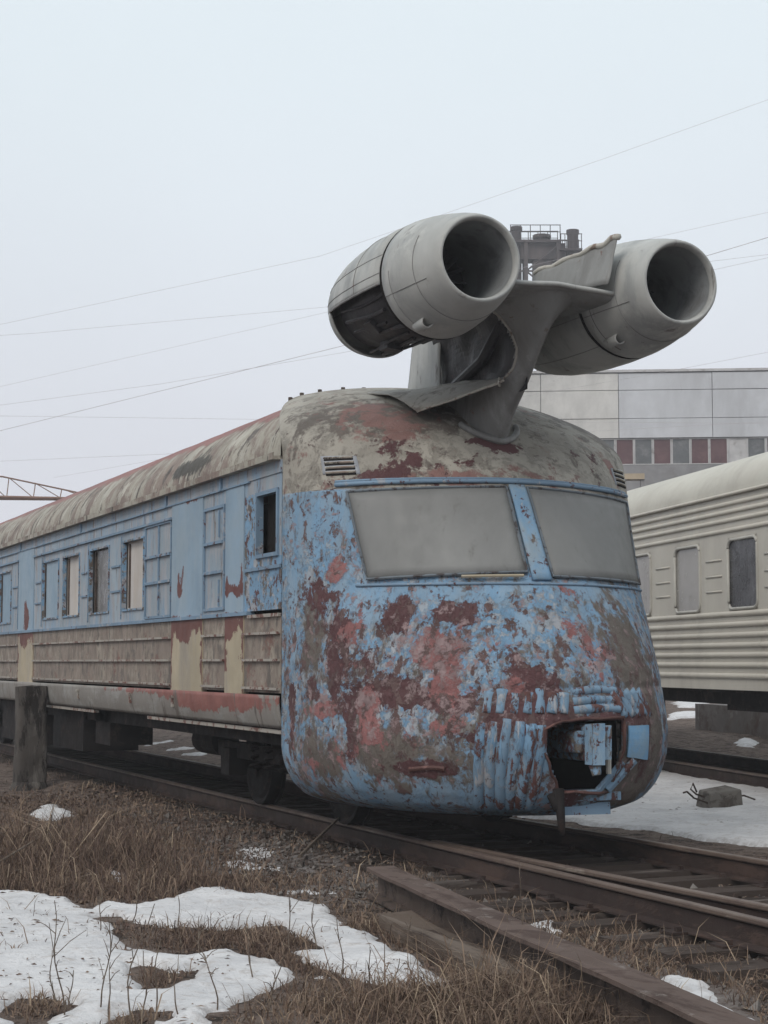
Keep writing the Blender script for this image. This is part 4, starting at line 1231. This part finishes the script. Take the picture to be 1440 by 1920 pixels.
cbox('side_wall', -HW, -HW + .05, C0, C1, 1.14, 2.14, 'coach')
cbox('side_wall', -HW, -HW + .05, C0, C1, 3.10, 3.66, 'coach')
cbox('far_wall', HW - .05, HW, C0, C1, 1.14, 3.66, 'coach')
cbox('end_wall', -HW + .05, HW - .05, C0, C0 + .05, 1.14, 3.66, 'coach')
cbox('end_wall', -HW + .05, HW - .05, C1 - .05, C1, 1.14, 3.66, 'coach')
cbox('floor', -HW + .05, HW - .05, C0 + .05, C1 - .05, 1.10, 1.2, 'dark')
cbox('partition', -.30, -.26, C0 + .05, C1 - .05, 1.2, 3.6, 'void')
wins = [14.83 + 1.887 * i - .95 for i in range(12)]      # far-to-near pitch as seen
wins = [y for y in [20.50 - 1.887 * 3 + 1.887 * i for i in range(12)] if y + .9 < C1 - .4]
prev = C0
for i, y in enumerate(wins):
    cbox('window_pier', -HW, -HW + .05, prev, y, 2.14, 3.10, 'coach')
    prev = y + .92
    V, F = [], []
    # frame with rounded corners
    rr, n = .11, 6
    ring = []
    for cy_, cz_, a0 in ((y + .92 - rr, 3.07 - rr, 0), (y + rr, 3.07 - rr, 90), (y + rr, 2.18 + rr, 180), (y + .92 - rr, 2.18 + rr, 270)):
        for k in range(n + 1):
            a = R(a0 + 90 * k / n)
            ring.append((-HW - .004, cy_ + rr * math.cos(a), cz_ + rr * math.sin(a)))
    w = mesh('window', tube(ring + [ring[0]], .022, 6), M['coachframe'], co, smooth=True)
    V = [(-HW + .012, p[1], p[2]) for p in ring]
    g = mesh('pane', (V, [tuple(range(len(V)))]), M['coachglass'] if i in (4, 5) else M['coachglass_dark'], w)
    # corner fillers so that the opening is rounded
    cyc, czc = y + .46, 2.625
    fl = []
    for (sy, sz, a0) in ((1, 1, 0), (-1, 1, 90), (-1, -1, 180), (1, -1, 270)):
        k0 = [(y + .92 - rr, 3.07 - rr), (y + rr, 3.07 - rr), (y + rr, 2.18 + rr), (y + .92 - rr, 2.18 + rr)][[(1, 1), (-1, 1), (-1, -1), (1, -1)].index((sy, sz))]
        pts = [(-HW + .001, k0[0] + rr * math.cos(R(a0 + 90 * k / n)), k0[1] + rr * math.sin(R(a0 + 90 * k / n))) for k in range(n + 1)]
        pts.append((-HW + .001, y + .93 if sy > 0 else y - .01, 3.11 if sz > 0 else 2.13))
        fl.append((pts, [tuple(range(len(pts)))]))
    mesh('window_surround', merge(*fl), M['coach'], w)
    mesh('window_surround', merge(box(-HW + .001, -HW + .04, y, y + .92, 3.07, 3.10), box(-HW + .001, -HW + .04, y, y + .92, 2.14, 2.18)), M['coach'], w)
    for z in (2.83, 2.62, 2.42):
        mesh('wall_rib', tube([(-HW - .002, prev + .22, z), (-HW - .002, prev + .75, z)], .014, 8), M['coach'], co, smooth=True)
cbox('window_pier', -HW, -HW + .05, prev, C1, 2.14, 3.10, 'coach')
for z in (2.115, 1.98, 1.845, 1.715, 1.59, 1.46, 1.32):
    mesh('wall_rib', tube([(-HW - .0, C0 + .1, z), (-HW - .0, C1 - .1, z)], .036, 10), M['coach'], co, smooth=True)
for z in (3.20, 3.33, 3.44, 3.545):
    mesh('wall_rib', tube([(-HW - .0, C0 + .1, z), (-HW - .0, C1 - .1, z)], .030, 10), M['coach'], co, smooth=True)
mesh('gutter', tube([(-HW - .03, C0, 3.665), (-HW - .03, C1, 3.665)], .022, 8), M['coach'], co, smooth=True)
V, F = grid(lambda u, v: (-(HW + .02) * math.copysign(abs(math.cos(u))**.8, math.cos(u)), v, 3.665 + .68 * math.sin(u)**.9), np.linspace(0, math.pi, 33), np.linspace(C0, C1, 24))
mesh('roof', (V, F), M['coachroof'], co, smooth=True)
V = [(-(HW + .02) * math.copysign(abs(math.cos(u))**.8, math.cos(u)), C0, 3.665 + .68 * math.sin(u)**.9) for u in np.linspace(0, math.pi, 33)]
mesh('roof_end', (V, [tuple(range(33))]), M['coachroof'], co)
mesh('underframe', merge(box(-1.3, -1.15, C0 + .2, C1 - .2, .94, 1.10), box(1.15, 1.3, C0 + .2, C1 - .2, .94, 1.10)), M['dark'], co)
mesh('equipment_box', box(-1.35, -1.1, 24.9, 27.5, .45, 1.1), M['dark'], co)
mesh('equipment_box', box(-1.25, -.6, 20.6, 22.2, .86, 1.1), M['dark'], co)
for yb in (17.0, 33.5):
    bg = mesh('bogie', merge(box(-1.1, -.98, yb - 1.6, yb + 1.6, .50, .66), box(.98, 1.1, yb - 1.6, yb + 1.6, .50, .66)), M['dark'], co)
    for dy in (-1.2, 1.2):
        for x in (-.76, .76):
            wheel(x, yb + dy, bg)

# low concrete plinth beyond the second track
pl = empty('concrete_plinth', (CORG[0], CORG[1], 0), -CA)
tag(pl, 'low stained concrete plinth with pale bolts, seen below the beige coach', 'plinth')
mesh('block', jitter(box(3.7, 5.4, 24.0, 35.8, -.35, .60), .02, 1.5, 3), M['conc'], pl)
for y in (34.2, 32.6, 31.6):
    mesh('bolt', tube([(3.9, y, .58), (3.9, y, .74)], .08, 10), M['lampwhite'], pl)

# ------------------------------------------------------------------ far background
fl_ = np.array([.3808, .9247])
rt_ = np.array([.9247, -.3808])
st = empty('chimney_tower', (56.1, 105.5, -.3), -.39)
tag(st, 'steel tower of dark chimneys with railings beyond the engines', 'tower')
mesh('chimney', tube([(-2.05, 0, 0), (-2.05, 0, 34.6), (-2.05, 0, 34.6), (-2.05, 0, 35.55)], .40, 14), M['stack'], st)
mesh('chimney', tube([(2.35, 0, 0), (2.35, 0, 35.3)], .44, 14), M['stack'], st)
mesh('chimney', tube([(0, .6, 0), (0, .6, 35.0)], .50, 14), M['stack'], st)
mesh('chimney_cap', tube([(-2.05, 0, 35.3), (-2.05, 0, 35.62)], .47, 14), M['stack'], st)
mesh('chimney_cap', tube([(2.35, 0, 35.05), (2.35, 0, 35.37)], .50, 14), M['stack'], st)
mesh('chimney_cap', tube([(0, .6, 34.85), (0, .6, 35.1)], .72, 14), M['stack'], st)
mesh('platform', box(-2.6, 1.35, -.8, 1.4, 34.25, 34.45), M['stack'], st)
mesh('platform', box(1.2, 3.0, -.9, 1.3, 33.6, 33.75), M['stack'], st)
mesh('hopper', merge(box(-1.75, 1.75, -.4, 1.2, 33.0, 34.25), box(-.75, .75, -.2, 1.0, 29, 33.0)), M['stack'], st)
for x0, x1, z in ((-2.6, 1.35, 34.45), (1.3, 3.0, 33.75)):
    for y in (-.75, 1.25):
        for k in range(6):
            x = x0 + .05 + (x1 - x0 - .1) * k / 5
            mesh('railing_post', tube([(x, y, z), (x, y, z + 1.15)], .035, 5), M['stack'], st)
        mesh('handrail', tube([(x0, y, z + 1.15), (x1, y, z + 1.15)], .035, 5), M['stack'], st)
        mesh('handrail', tube([(x0, y, z + .6), (x1, y, z + .6)], .03, 5), M['stack'], st)
for x in (-1.35, 1.15):
    for y in (-.6, 1.2):
        mesh('tower_leg', box(x - .14, x + .14, y - .14, y + .14, 0, 34.25), M['stack'], st)
for k in range(16):
    z = 2 + k * 2.0
    mesh('brace', tube([(-1.35, -.6, z), (1.15, -.6, z + 2)] if k % 2 else [(1.15, -.6, z), (-1.35, -.6, z + 2)], .07, 5), M['stack'], st)
    mesh('cross_beam', box(-2.05, 2.35, -.68, -.55, z - .06, z + .06), M['stack'], st)

cr_ = empty('crane_jib', (7.6, 66.0, 0), math.atan2(64.57 - 66.01, 10.99 - 7.5))
tag(cr_, 'rusty lattice crane jib reaching in above the carriage roof', 'crane')
JL = 3.62
mesh('lower_chord', tube([(-14, 0, 9.02), (0, 0, 9.0), (JL, 0, 8.92)], .075, 6), M['crane'], cr_)
mesh('lower_chord', tube([(-14, .8, 9.02), (0, .8, 9.0), (JL, .3, 8.92)], .075, 6), M['crane'], cr_)
mesh('upper_chord', tube([(-14, .4, 10.3), (-.1, .4, 9.98), (JL * .98, .3, 9.2), (JL, .2, 8.95)], .040, 6), M['crane'], cr_)
for k in range(-10, 3):
    x = k * 1.22 + .2
    zt = lambda q: 9.98 - .215 * max(q, 0) - (.023 * min(q, 0))
    mesh('lattice_bar', tube([(x, 0, 9.0), (x, .4, zt(x))], .025, 5), M['crane'], cr_)
    mesh('lattice_bar', tube([(x, .4, zt(x)), (x + 1.2, 0, 8.98)], .022, 5), M['crane'], cr_)
mesh('mast', merge(*[tube([(-14 + a, b, -.5), (-14 + a, b, 12)], .09, 6) for a in (-.5, .5) for b in (-.1, .9)]), M['crane'], cr_)

vd = empty('roof_duct', (50.30 - .4568 * -1 * -0 - 13.7, 84.07 - 26.7, -.3), -.4744)
tag(vd, 'small yellowish clad duct on a dark leg beside the beige coach roof', 'duct')
mesh('duct_top', box(-1.35, -.30, 0, .8, 10.45, 10.72), M['pipe'], vd)
mesh('duct_leg', box(-.48, -.30, .1, .7, 0, 10.45), M['blow'], vd)
mesh('duct_leg', box(-1.3, -1.15, .1, .7, 0, 10.45), M['blow'], vd)

names = ['highest thin overhead wire, rising from far left past the left engine', 'thin overhead wire ending behind the open left engine', 'overhead wire running from the left edge to the underside of the left engine',
         'faint level overhead wire above the carriage roof', 'lowest faint overhead wire above the carriage roof, near the crane jib', 'upper overhead wire right of the right engine', 'thicker overhead wire leaving the rim of the right engine', 'overhead wire just above the factory roof']
for w_, nm in zip(WIRES, names):
    pts = [Vector(p) for p in w_]
    d0 = (pts[0] - pts[1]).normalized()
    d1 = (pts[-1] - pts[-2]).normalized()
    pts = [pts[0] + d0 * 30] + pts + [pts[-1] + d1 * 25]
    fine = []
    for i in range(len(pts) - 1):
        for t in range(4):
            fine.append(pts[i].lerp(pts[i + 1], t / 4))
    fine.append(pts[-1])
    dist = (pts[2] - Vector(cam.location)).length
    tag(mesh('overhead_wire', tube(fine, dist * (.00018 if nm.startswith('thicker') else .00008), 5), M['wire']), nm, 'wire', 'overhead wires across the sky')

# ------------------------------------------------------------------ foreground things
gz = lambda x, y: float(ground_z(np.array([x]), np.array([y]))[0])
po = empty('fence_post', (-1.93, 9.95, gz(-1.93, 9.95)))
tag(po, 'thick weathered post standing upright beside the railcar', 'post')
V, F = grid(lambda u, v: (.215 * math.copysign(abs(math.cos(u))**.35, math.cos(u)) * (1 - .06 * v + .05 * (1 - v)**3), .16 * math.copysign(abs(math.sin(u))**.35, math.sin(u)), -.1 + 1.52 * v), np.linspace(0, 2 * math.pi, 33), np.linspace(0, 1, 16))
V.append((0, 0, 1.43))
F += [(15 * 33 + k, 15 * 33 + k + 1, len(V) - 1) for k in range(32)]
mesh('shaft', jitter((V, F), .022, 5, 4), M['post'], po)
mesh('footing', jitter(tube([(0, 0, -.1), (0, 0, .10)], .34, 10, .24), .04, 4, 6), M['post'], po)

# steel beam on the ground, and the timber half under it
IB = [(-.10, -.20), (.10, -.20), (.10, -.178), (.014, -.165), (.014, -.035), (.10, -.022), (.10, 0), (-.10, 0), (-.10, -.022), (-.014, -.035), (-.014, -.165), (-.10, -.178)]
bm_ = empty('steel_beam', (0, 0, 0))
tag(bm_, 'long rusty steel beam lying on the ground in front of the track', 'beam')
mesh('web', extrude([(-.02, -.19), (.02, -.19), (.02, -.028), (-.02, -.028)], [(-1.81 - .131 * k * .25, -2.55 - k * .25, .005) for k in range(27)]), M['beam'], bm_)
V, F = extrude([(-.11, -.028), (.11, -.028), (.11, -.004), (.10, 0), (-.10, 0), (-.11, -.004)], [(-1.81 - .131 * k * .25, -2.55 - k * .25, .005) for k in range(27)])
mesh('top_flange', jitter((V, F), .006, 2, 3), M['beam_lit'], bm_)
V, F = extrude([(-.11, -.215), (.11, -.215), (.11, -.19), (-.11, -.19)], [(-1.81 - .131 * k * .25, -2.55 - k * .25, .005) for k in range(27)])
mesh('bottom_flange', (V, F), M['beam'], bm_)
tb = mesh('timber', jitter(extrude([(-.11, -.16), (.11, -.16), (.11, 0), (-.11, 0)], [(-2.30 - .11 * k * .3, -4.0 - k * .3, -.115 - .004 * k) for k in range(8)]), .02, 3, 8), M['timber'])
tag(tb, 'short brown timber lying half under the steel beam', 'timber')

sb = empty('concrete_block', (4.75, 3.05, gz(4.75, 3.05) + .05))
tag(sb, 'broken concrete block with bent rebar on the snow right of the nose', 'concrete block')
V = [(-.25, -.2, -.08), (.2, -.22, -.08), (.24, .2, -.08), (-.2, .22, -.08), (-.20, -.13, .17), (.19, -.19, .21), (.20, .16, .24), (-.16, .18, .19)]
o = mesh('block', (V, box(0, 1, 0, 1, 0, 1)[1]), M['block'], sb)
bv = o.modifiers.new('bevel', 'BEVEL')
bv.width = .012
for pts in ([(-.2, 0, .12), (-.34, -.05, .16), (-.42, -.06, .22), (-.36, -.02, .28), (-.30, 0, .18)], [(-.22, -.1, .06), (-.4, -.1, .12), (-.52, -.14, .20), (-.58, -.16, .19)], [(.2, .05, .10), (.36, .02, .12), (.5, 0, .07)]):
    mesh('rebar', tube(pts, .011, 6), M['beam'], sb)

stk = mesh('stick', tube([(-1.69, -.45, -.14), (-1.2, .3, -.03), (-.75, 1.0, .06)], .018, 6, .010), M['weed'])
tag(stk, 'long dry stick leaning against the track below the nose', 'stick')
stk = mesh('stick', tube([(-4.6, -1.0, -.16), (-4.2, -.7, -.02), (-3.95, -.5, .08)], .012, 6, .006), M['weed'])
tag(stk, 'dry stick leaning at the left edge above the snow', 'stick')

# ------------------------------------------------------------------ dry weeds, one by one
wl_names = ['tall', 'low', 'forked', 'thin', 'crooked', 'straight']
weeds = {}
for k in range(9):                                   # more thin stems standing in the snow
    WEEDS.append((random.uniform(-4.9, -3.3), random.uniform(-6.2, -3.0), random.uniform(.16, .42), random.uniform(-.06, .06)))
for i, (x, y, h, dx) in enumerate(WEEDS):
    rw = random.Random(100 + i)
    base = Vector((x, y, gz(x, y) - .02))
    top = base + Vector((dx * .92, -dx * .38 + rw.uniform(-.04, .04), h + .05))
    bend = Vector((rw.uniform(-.05, .05), rw.uniform(-.05, .05), 0)) * h * 2
    P = lambda t: base.lerp(top, t) + bend * math.sin(math.pi * t) + Vector((.012 * math.sin(t * 9 + i), .01 * math.cos(t * 7 + i), 0)) * h * 2
    w = empty('dry_weed', base)
    stem = [tuple(P(t) - base) for t in np.linspace(0, 1, 9)]
    mesh('stem', tube(stem, .0046, 5, .002), M['weed'], w)
    for k in range(rw.randint(2, 6)):
        t = rw.uniform(.25, .9)
        a = rw.uniform(0, 6.28)
        l_ = h * rw.uniform(.15, .38)
        s0 = P(t) - base
        d = Vector((math.cos(a) * rw.uniform(.2, .9), math.sin(a) * .5, rw.uniform(.3, 1.1))) * l_
        mesh('twig', tube([tuple(s0), tuple(s0 + d * .5 + Vector((0, 0, .01))), tuple(s0 + d)], .0026, 4, .0014), M['weed'], w)
    where = 'on the snow at lower left' if y < -5.3 and x < -3.3 else 'by the grass tussock in the snow' if x < -2.9 and y < -4 else 'beside the steel beam' if y < -2.5 and x < -1.5 else 'in the brown grass at left' if x < -2.8 else 'between beam and track' if x > -1.5 else 'on the bare ground before the railcar'
    weeds.setdefault(where, []).append((x * .9247 - y * .3808, h, w))
ORD = ['first', 'second', 'third', 'fourth', 'fifth', 'sixth', 'seventh', 'eighth', 'ninth', 'tenth', 'eleventh', 'twelfth', 'thirteenth', 'fourteenth', 'fifteenth', 'sixteenth', 'seventeenth', 'eighteenth']
for where, lst in weeds.items():
    lst.sort(key=lambda q: q[0])
    for k, (_, h, w) in enumerate(lst):
        size = 'tall' if h > .38 else 'short' if h < .25 else 'medium-high'
        nm = '%s dry weed stem %s' % (size, where)
        if len(lst) > 1:
            nm += ', %s from the left' % ORD[k]
        tag(w, nm, 'weed', 'dry weed stems')

# ------------------------------------------------------------------ grass and litter (beyond counting)
allk = ['a', 'b', 'c', 'd', 'f']


def free(x, y):
    return snow_depth(x, y, allk) < .0


def scatter(n, x0, x1, y0, y1, dens):
    x = rng.uniform(x0, x1, n)
    y = rng.uniform(y0, y1, n)
    k = (rng.uniform(0, 1, n) < dens(x, y)) & free(x, y)
    return x[k], y[k]


def G(x, y, cx, cy, rx, ry, w=1.0):
    return w * np.exp(-(((x - cx) / rx)**2 + ((y - cy) / ry)**2))


def dens(x, y):
    t = .05 + .22 * np.clip(fbm(x, y, 1.1, 3, 51) + .15, 0, 1)
    t = t + G(x, y, -3.6, .6, 1.1, 1.6, .9) + G(x, y, -4.6, .4, .7, 1.6, .7) + G(x, y, -2.9, -1.4, .5, .6, .6) + G(x, y, -3.4, -1.7, .6, .4, .6)
    t = t + G(x, y, -2.9, -6.6, .75, .8, 1.2) + G(x, y, -3.3, -4.1, .55, .5, 1.2) + G(x, y, -3.3, -4.9, .25, .5, .8) + G(x, y, -4.15, -5.1, .16, .25, 1.0)
    t = t + G(x, y, -4.9, -5.7, .15, .3, 1.0) + G(x, y, -4.6, -6.2, .4, .2, .8) + G(x, y, -2.3, 4.5, .9, 3, .5) + G(x, y, -1.3, -5.5, .5, 2.0, .4) + G(x, y, -2.45, -3.8, .3, .9, .6)
    t = t * np.where(np.abs(x) < .95, .12, 1) * np.where(x > 1.4, .25, 1)
    return np.clip(t, 0, 1)


def hgt(x, y):
    return .05 + .10 * np.clip(G(x, y, -3.7, .4, 1.2, 1.6) + G(x, y, -2.9, -6.6, .7, .8) + .6 * G(x, y, -4.6, .4, .8, 1.4), 0, 1) + .02 * np.clip(fbm(x, y, 2, 2, 53), 0, 1)


gxs, gys = [], []
for n, x0, x1, y0, y1 in ((120000, -5.6, -.9, -8, -1), (60000, -6, -.9, -1, 9), (14000, -1, 1.6, -8, 3), (6000, 1.4, 3.2, -6, 8), (60000, -10, -5.6, -10, 8), (30000, -6, -1, 9, 22)):
    x, y = scatter(n, x0, x1, y0, y1, dens)
    gxs.append(x)
    gys.append(y)
px_ = rng.uniform(-5.4, -2.2, 5200)
py_ = rng.uniform(-6.8, -1.2, 5200)
pk_ = fbm(px_, py_, 1.9, 3, 91) > .26                      # straw poking through thin snow
gxs.append(px_[pk_])
gys.append(py_[pk_])
bx, by = np.concatenate(gxs), np.concatenate(gys)
nb = len(bx)
bz = ground_z(bx, by) - .01
bh = hgt(bx, by) * rng.uniform(.5, 1.7, nb)
long = rng.uniform(0, 1, nb) < .07
bh = np.where(long, bh * rng.uniform(1.6, 2.8, nb), bh)
ba = rng.uniform(0, 2 * np.pi, nb)
bl = bh * rng.uniform(.2, 1.6, nb)
bw = rng.uniform(.0018, .0042, nb) * (1 + .05 * np.clip(by + 5, 0, 10))
ux, uy = np.cos(ba), np.sin(ba)
pa = rng.uniform(0, 2 * np.pi, nb)
wx, wy = np.cos(pa) * bw, np.sin(pa) * bw
b0 = np.stack([bx, by, bz], -1)
b1 = np.stack([bx + ux * bl * .35, by + uy * bl * .35, bz + bh * .65], -1)
b2 = np.stack([bx + ux * bl, by + uy * bl, bz + bh * rng.uniform(.6, 1.05, nb)], -1)
wv = np.stack([wx, wy, np.zeros(nb)], -1)
V = np.stack([b0 - wv, b0 + wv, b1 + wv * .8, b1 - wv * .8, b2], 1).reshape(-1, 3)
o5 = np.arange(nb) * 5
F4 = np.stack([o5, o5 + 1, o5 + 2, o5 + 3], -1)
F3 = np.stack([o5 + 3, o5 + 2, o5 + 4], -1)
tint = np.repeat(np.clip(.24 + .22 * fbm(bx, by, .9, 3, 61) + rng.normal(0, .22, nb) + .25 * long, 0, 1), 5)
grass = mesh('dry_grass', (V, [tuple(q) for q in F4.tolist()] + [tuple(q) for q in F3.tolist()]), M['grass'], attrs={'tint': tint})
tag(grass, 'trampled dry brown grass covering the ground beside the tracks', 'grass')
kind(grass, 'stuff')

# thicket of dead stalks on the rise at left
n = 5200
tx = rng.normal(-3.75, .75, n)
ty = rng.normal(.3, 1.1, n)
k = free(tx, ty) & (tx > -5.6) & (tx < -2.0)
tx, ty = tx[k], ty[k]
n = len(tx)
tz = ground_z(tx, ty) - .01
th_ = rng.uniform(.06, .22, n) + .2 * (rng.uniform(0, 1, n) < .12)
la = rng.uniform(0, 2 * np.pi, n)
lean = th_ * rng.uniform(.05, .9, n)
pts0 = np.stack([tx, ty, tz], -1)
pts1 = pts0 + np.stack([np.cos(la) * lean * .4, np.sin(la) * lean * .4, th_ * .6], -1)
pts2 = pts0 + np.stack([np.cos(la) * lean, np.sin(la) * lean, th_], -1)
wv = np.stack([np.cos(la + 1.3), np.sin(la + 1.3), 0 * la], -1) * rng.uniform(.002, .0045, n)[:, None]
V = np.stack([pts0 - wv, pts0 + wv, pts1 + wv * .8, pts1 - wv * .8, pts2 + wv * .3, pts2 - wv * .3], 1).reshape(-1, 3)
o6 = np.arange(n) * 6
F = np.concatenate([np.stack([o6, o6 + 1, o6 + 2, o6 + 3], -1), np.stack([o6 + 3, o6 + 2, o6 + 4, o6 + 5], -1)])
th_o = mesh('dead_stalks', (V, [tuple(q) for q in F.tolist()]), M['grass'], attrs={'tint': np.repeat(np.clip(rng.normal(.14, .16, n) + .35 * (rng.uniform(0, 1, n) < .1), 0, 1), 6)})
tag(th_o, 'thicket of dead brown stalks on the rise at left', 'dead stalks')
kind(th_o, 'stuff')

# flat litter: dead leaves, chips and gravel crumbs
n = 60000
x = rng.uniform(-6, 2.2, n)
y = rng.uniform(-8, 9, n)
k = free(x, y) & (rng.uniform(0, 1, n) < .55 + .4 * fbm(x, y, 1.7, 3, 71))
x, y = x[k], y[k]
n = len(x)
z = ground_z(x, y) + rng.uniform(-.004, .018, n)
s = rng.uniform(.006, .024, n) * (1 + .04 * np.clip(y + 6, 0, 12))
a = rng.uniform(0, 2 * np.pi, n)
e1 = np.stack([np.cos(a), np.sin(a), rng.uniform(-.6, .6, n)], -1) * s[:, None]
e2 = np.stack([-np.sin(a), np.cos(a), rng.uniform(-.6, .6, n)], -1) * (s * rng.uniform(.3, .9, n))[:, None]
p0 = np.stack([x, y, z], -1)
V = np.stack([p0 - e1, p0 - e2, p0 + e1, p0 + e2], 1).reshape(-1, 3)
F4 = (np.arange(n) * 4)[:, None] + np.arange(4)
lit = mesh('leaf_litter', (V, [tuple(q) for q in F4.tolist()]), M['grass'], attrs={'tint': np.repeat(np.clip(rng.normal(.22, .24, n), 0, 1), 4)})
tag(lit, 'dead leaves and crumbs of gravel strewn over the bare ground', 'leaf litter')
kind(lit, 'stuff')

# crumbs and bits of stalk lying on the old snow
n = 1900
x = np.concatenate([rng.uniform(-5.4, -2.3, n), rng.uniform(2.0, 7.5, 900)])
y = np.concatenate([rng.uniform(-7, -1.2, n), rng.uniform(-1, 9, 900)])
k = (snow_depth(x, y, ['a', 'd']) > .02) & (rng.uniform(0, 1, len(x)) < .30 + 1.1 * fbm(x, y, 1.3, 3, 97))
x, y = x[k], y[k]
n = len(x)
z = ground_z(x, y) + .030 + .02 * fbm(x, y, 1.2, 3, 6) + .012
s = rng.uniform(.004, .013, n)
a = rng.uniform(0, 2 * np.pi, n)
e1 = np.stack([np.cos(a), np.sin(a), 0 * a], -1) * (s * rng.uniform(1, 3.5, n))[:, None]
e2 = np.stack([-np.sin(a), np.cos(a), rng.uniform(-.5, .5, n)], -1) * (s * .5)[:, None]
p0 = np.stack([x, y, z], -1)
V = np.stack([p0 - e1, p0 - e2, p0 + e1, p0 + e2 + np.array([0, 0, .006])], 1).reshape(-1, 3)
F4 = (np.arange(n) * 4)[:, None] + np.arange(4)
lit = mesh('snow_litter', (V, [tuple(q) for q in F4.tolist()]), M['grass'], attrs={'tint': np.repeat(np.clip(rng.normal(.15, .2, n), 0, 1), 4)})
tag(lit, 'dark crumbs and bits of stalk lying on the snow', 'litter')
kind(lit, 'stuff')

# crushed stone along the track and over the bare patch beside it
n = 15000
x = np.concatenate([rng.uniform(-1.9, 2.0, n), rng.normal(-2.2, .7, 2600)])
y = np.concatenate([rng.uniform(-8.5, 5, n), rng.normal(-.2, 1.6, 2600)])
k = free(x, y) & (rng.uniform(0, 1, len(x)) < .6 + .5 * fbm(x, y, 1.4, 3, 95))
x, y = x[k], y[k]
n = len(x)
s = rng.uniform(.006, .02, n) * (1 + 1.4 * (rng.uniform(0, 1, n) < .08))
z = ground_z(x, y) + s * .2
O8 = np.array([(1, 0, 0), (-1, 0, 0), (0, 1, 0), (0, -1, 0), (0, 0, 1), (0, 0, -1)], float)
V = np.repeat(np.stack([x, y, z], -1), 6, 0) + np.tile(O8, (n, 1)) * np.repeat(s, 6)[:, None] * rng.uniform(.55, 1.25, (n * 6, 3)) + rng.normal(0, .25, (n * 6, 3)) * np.repeat(s, 6)[:, None]
T8 = np.array([(0, 2, 4), (2, 1, 4), (1, 3, 4), (3, 0, 4), (2, 0, 5), (1, 2, 5), (3, 1, 5), (0, 3, 5)])
F = (np.arange(n) * 6)[:, None, None] + T8[None]
bal = mesh('ballast', (V, [tuple(q) for q in F.reshape(-1, 3).tolist()]), M['gravel'], attrs={'tint': np.repeat(np.clip(rng.normal(.32, .25, n), 0, 1), 6)})
tag(bal, 'loose crushed stone scattered along the track', 'ballast')
kind(bal, 'stuff')

# ------------------------------------------------------------------ damp air
if HAZE > 0:
    hz = mesh('haze', box(-300, 300, -300, 300, -1.6, 40), None)
    kind(hz, 'stuff')
    hm = bpy.data.materials.new('damp_air')
    hm.use_nodes = True
    hn = hm.node_tree.nodes
    for q in list(hn):
        if q.type != 'OUTPUT_MATERIAL':
            hn.remove(q)
    pv = hn.new('ShaderNodeVolumePrincipled')
    pv.inputs['Color'].default_value = (.90, .91, .95, 1)
    pv.inputs['Density'].default_value = HAZE
    pv.inputs['Anisotropy'].default_value = .0
    hm.node_tree.links.new(pv.outputs[0], [q for q in hn if q.type == 'OUTPUT_MATERIAL'][0].inputs['Volume'])
    hz.data.materials.append(hm)
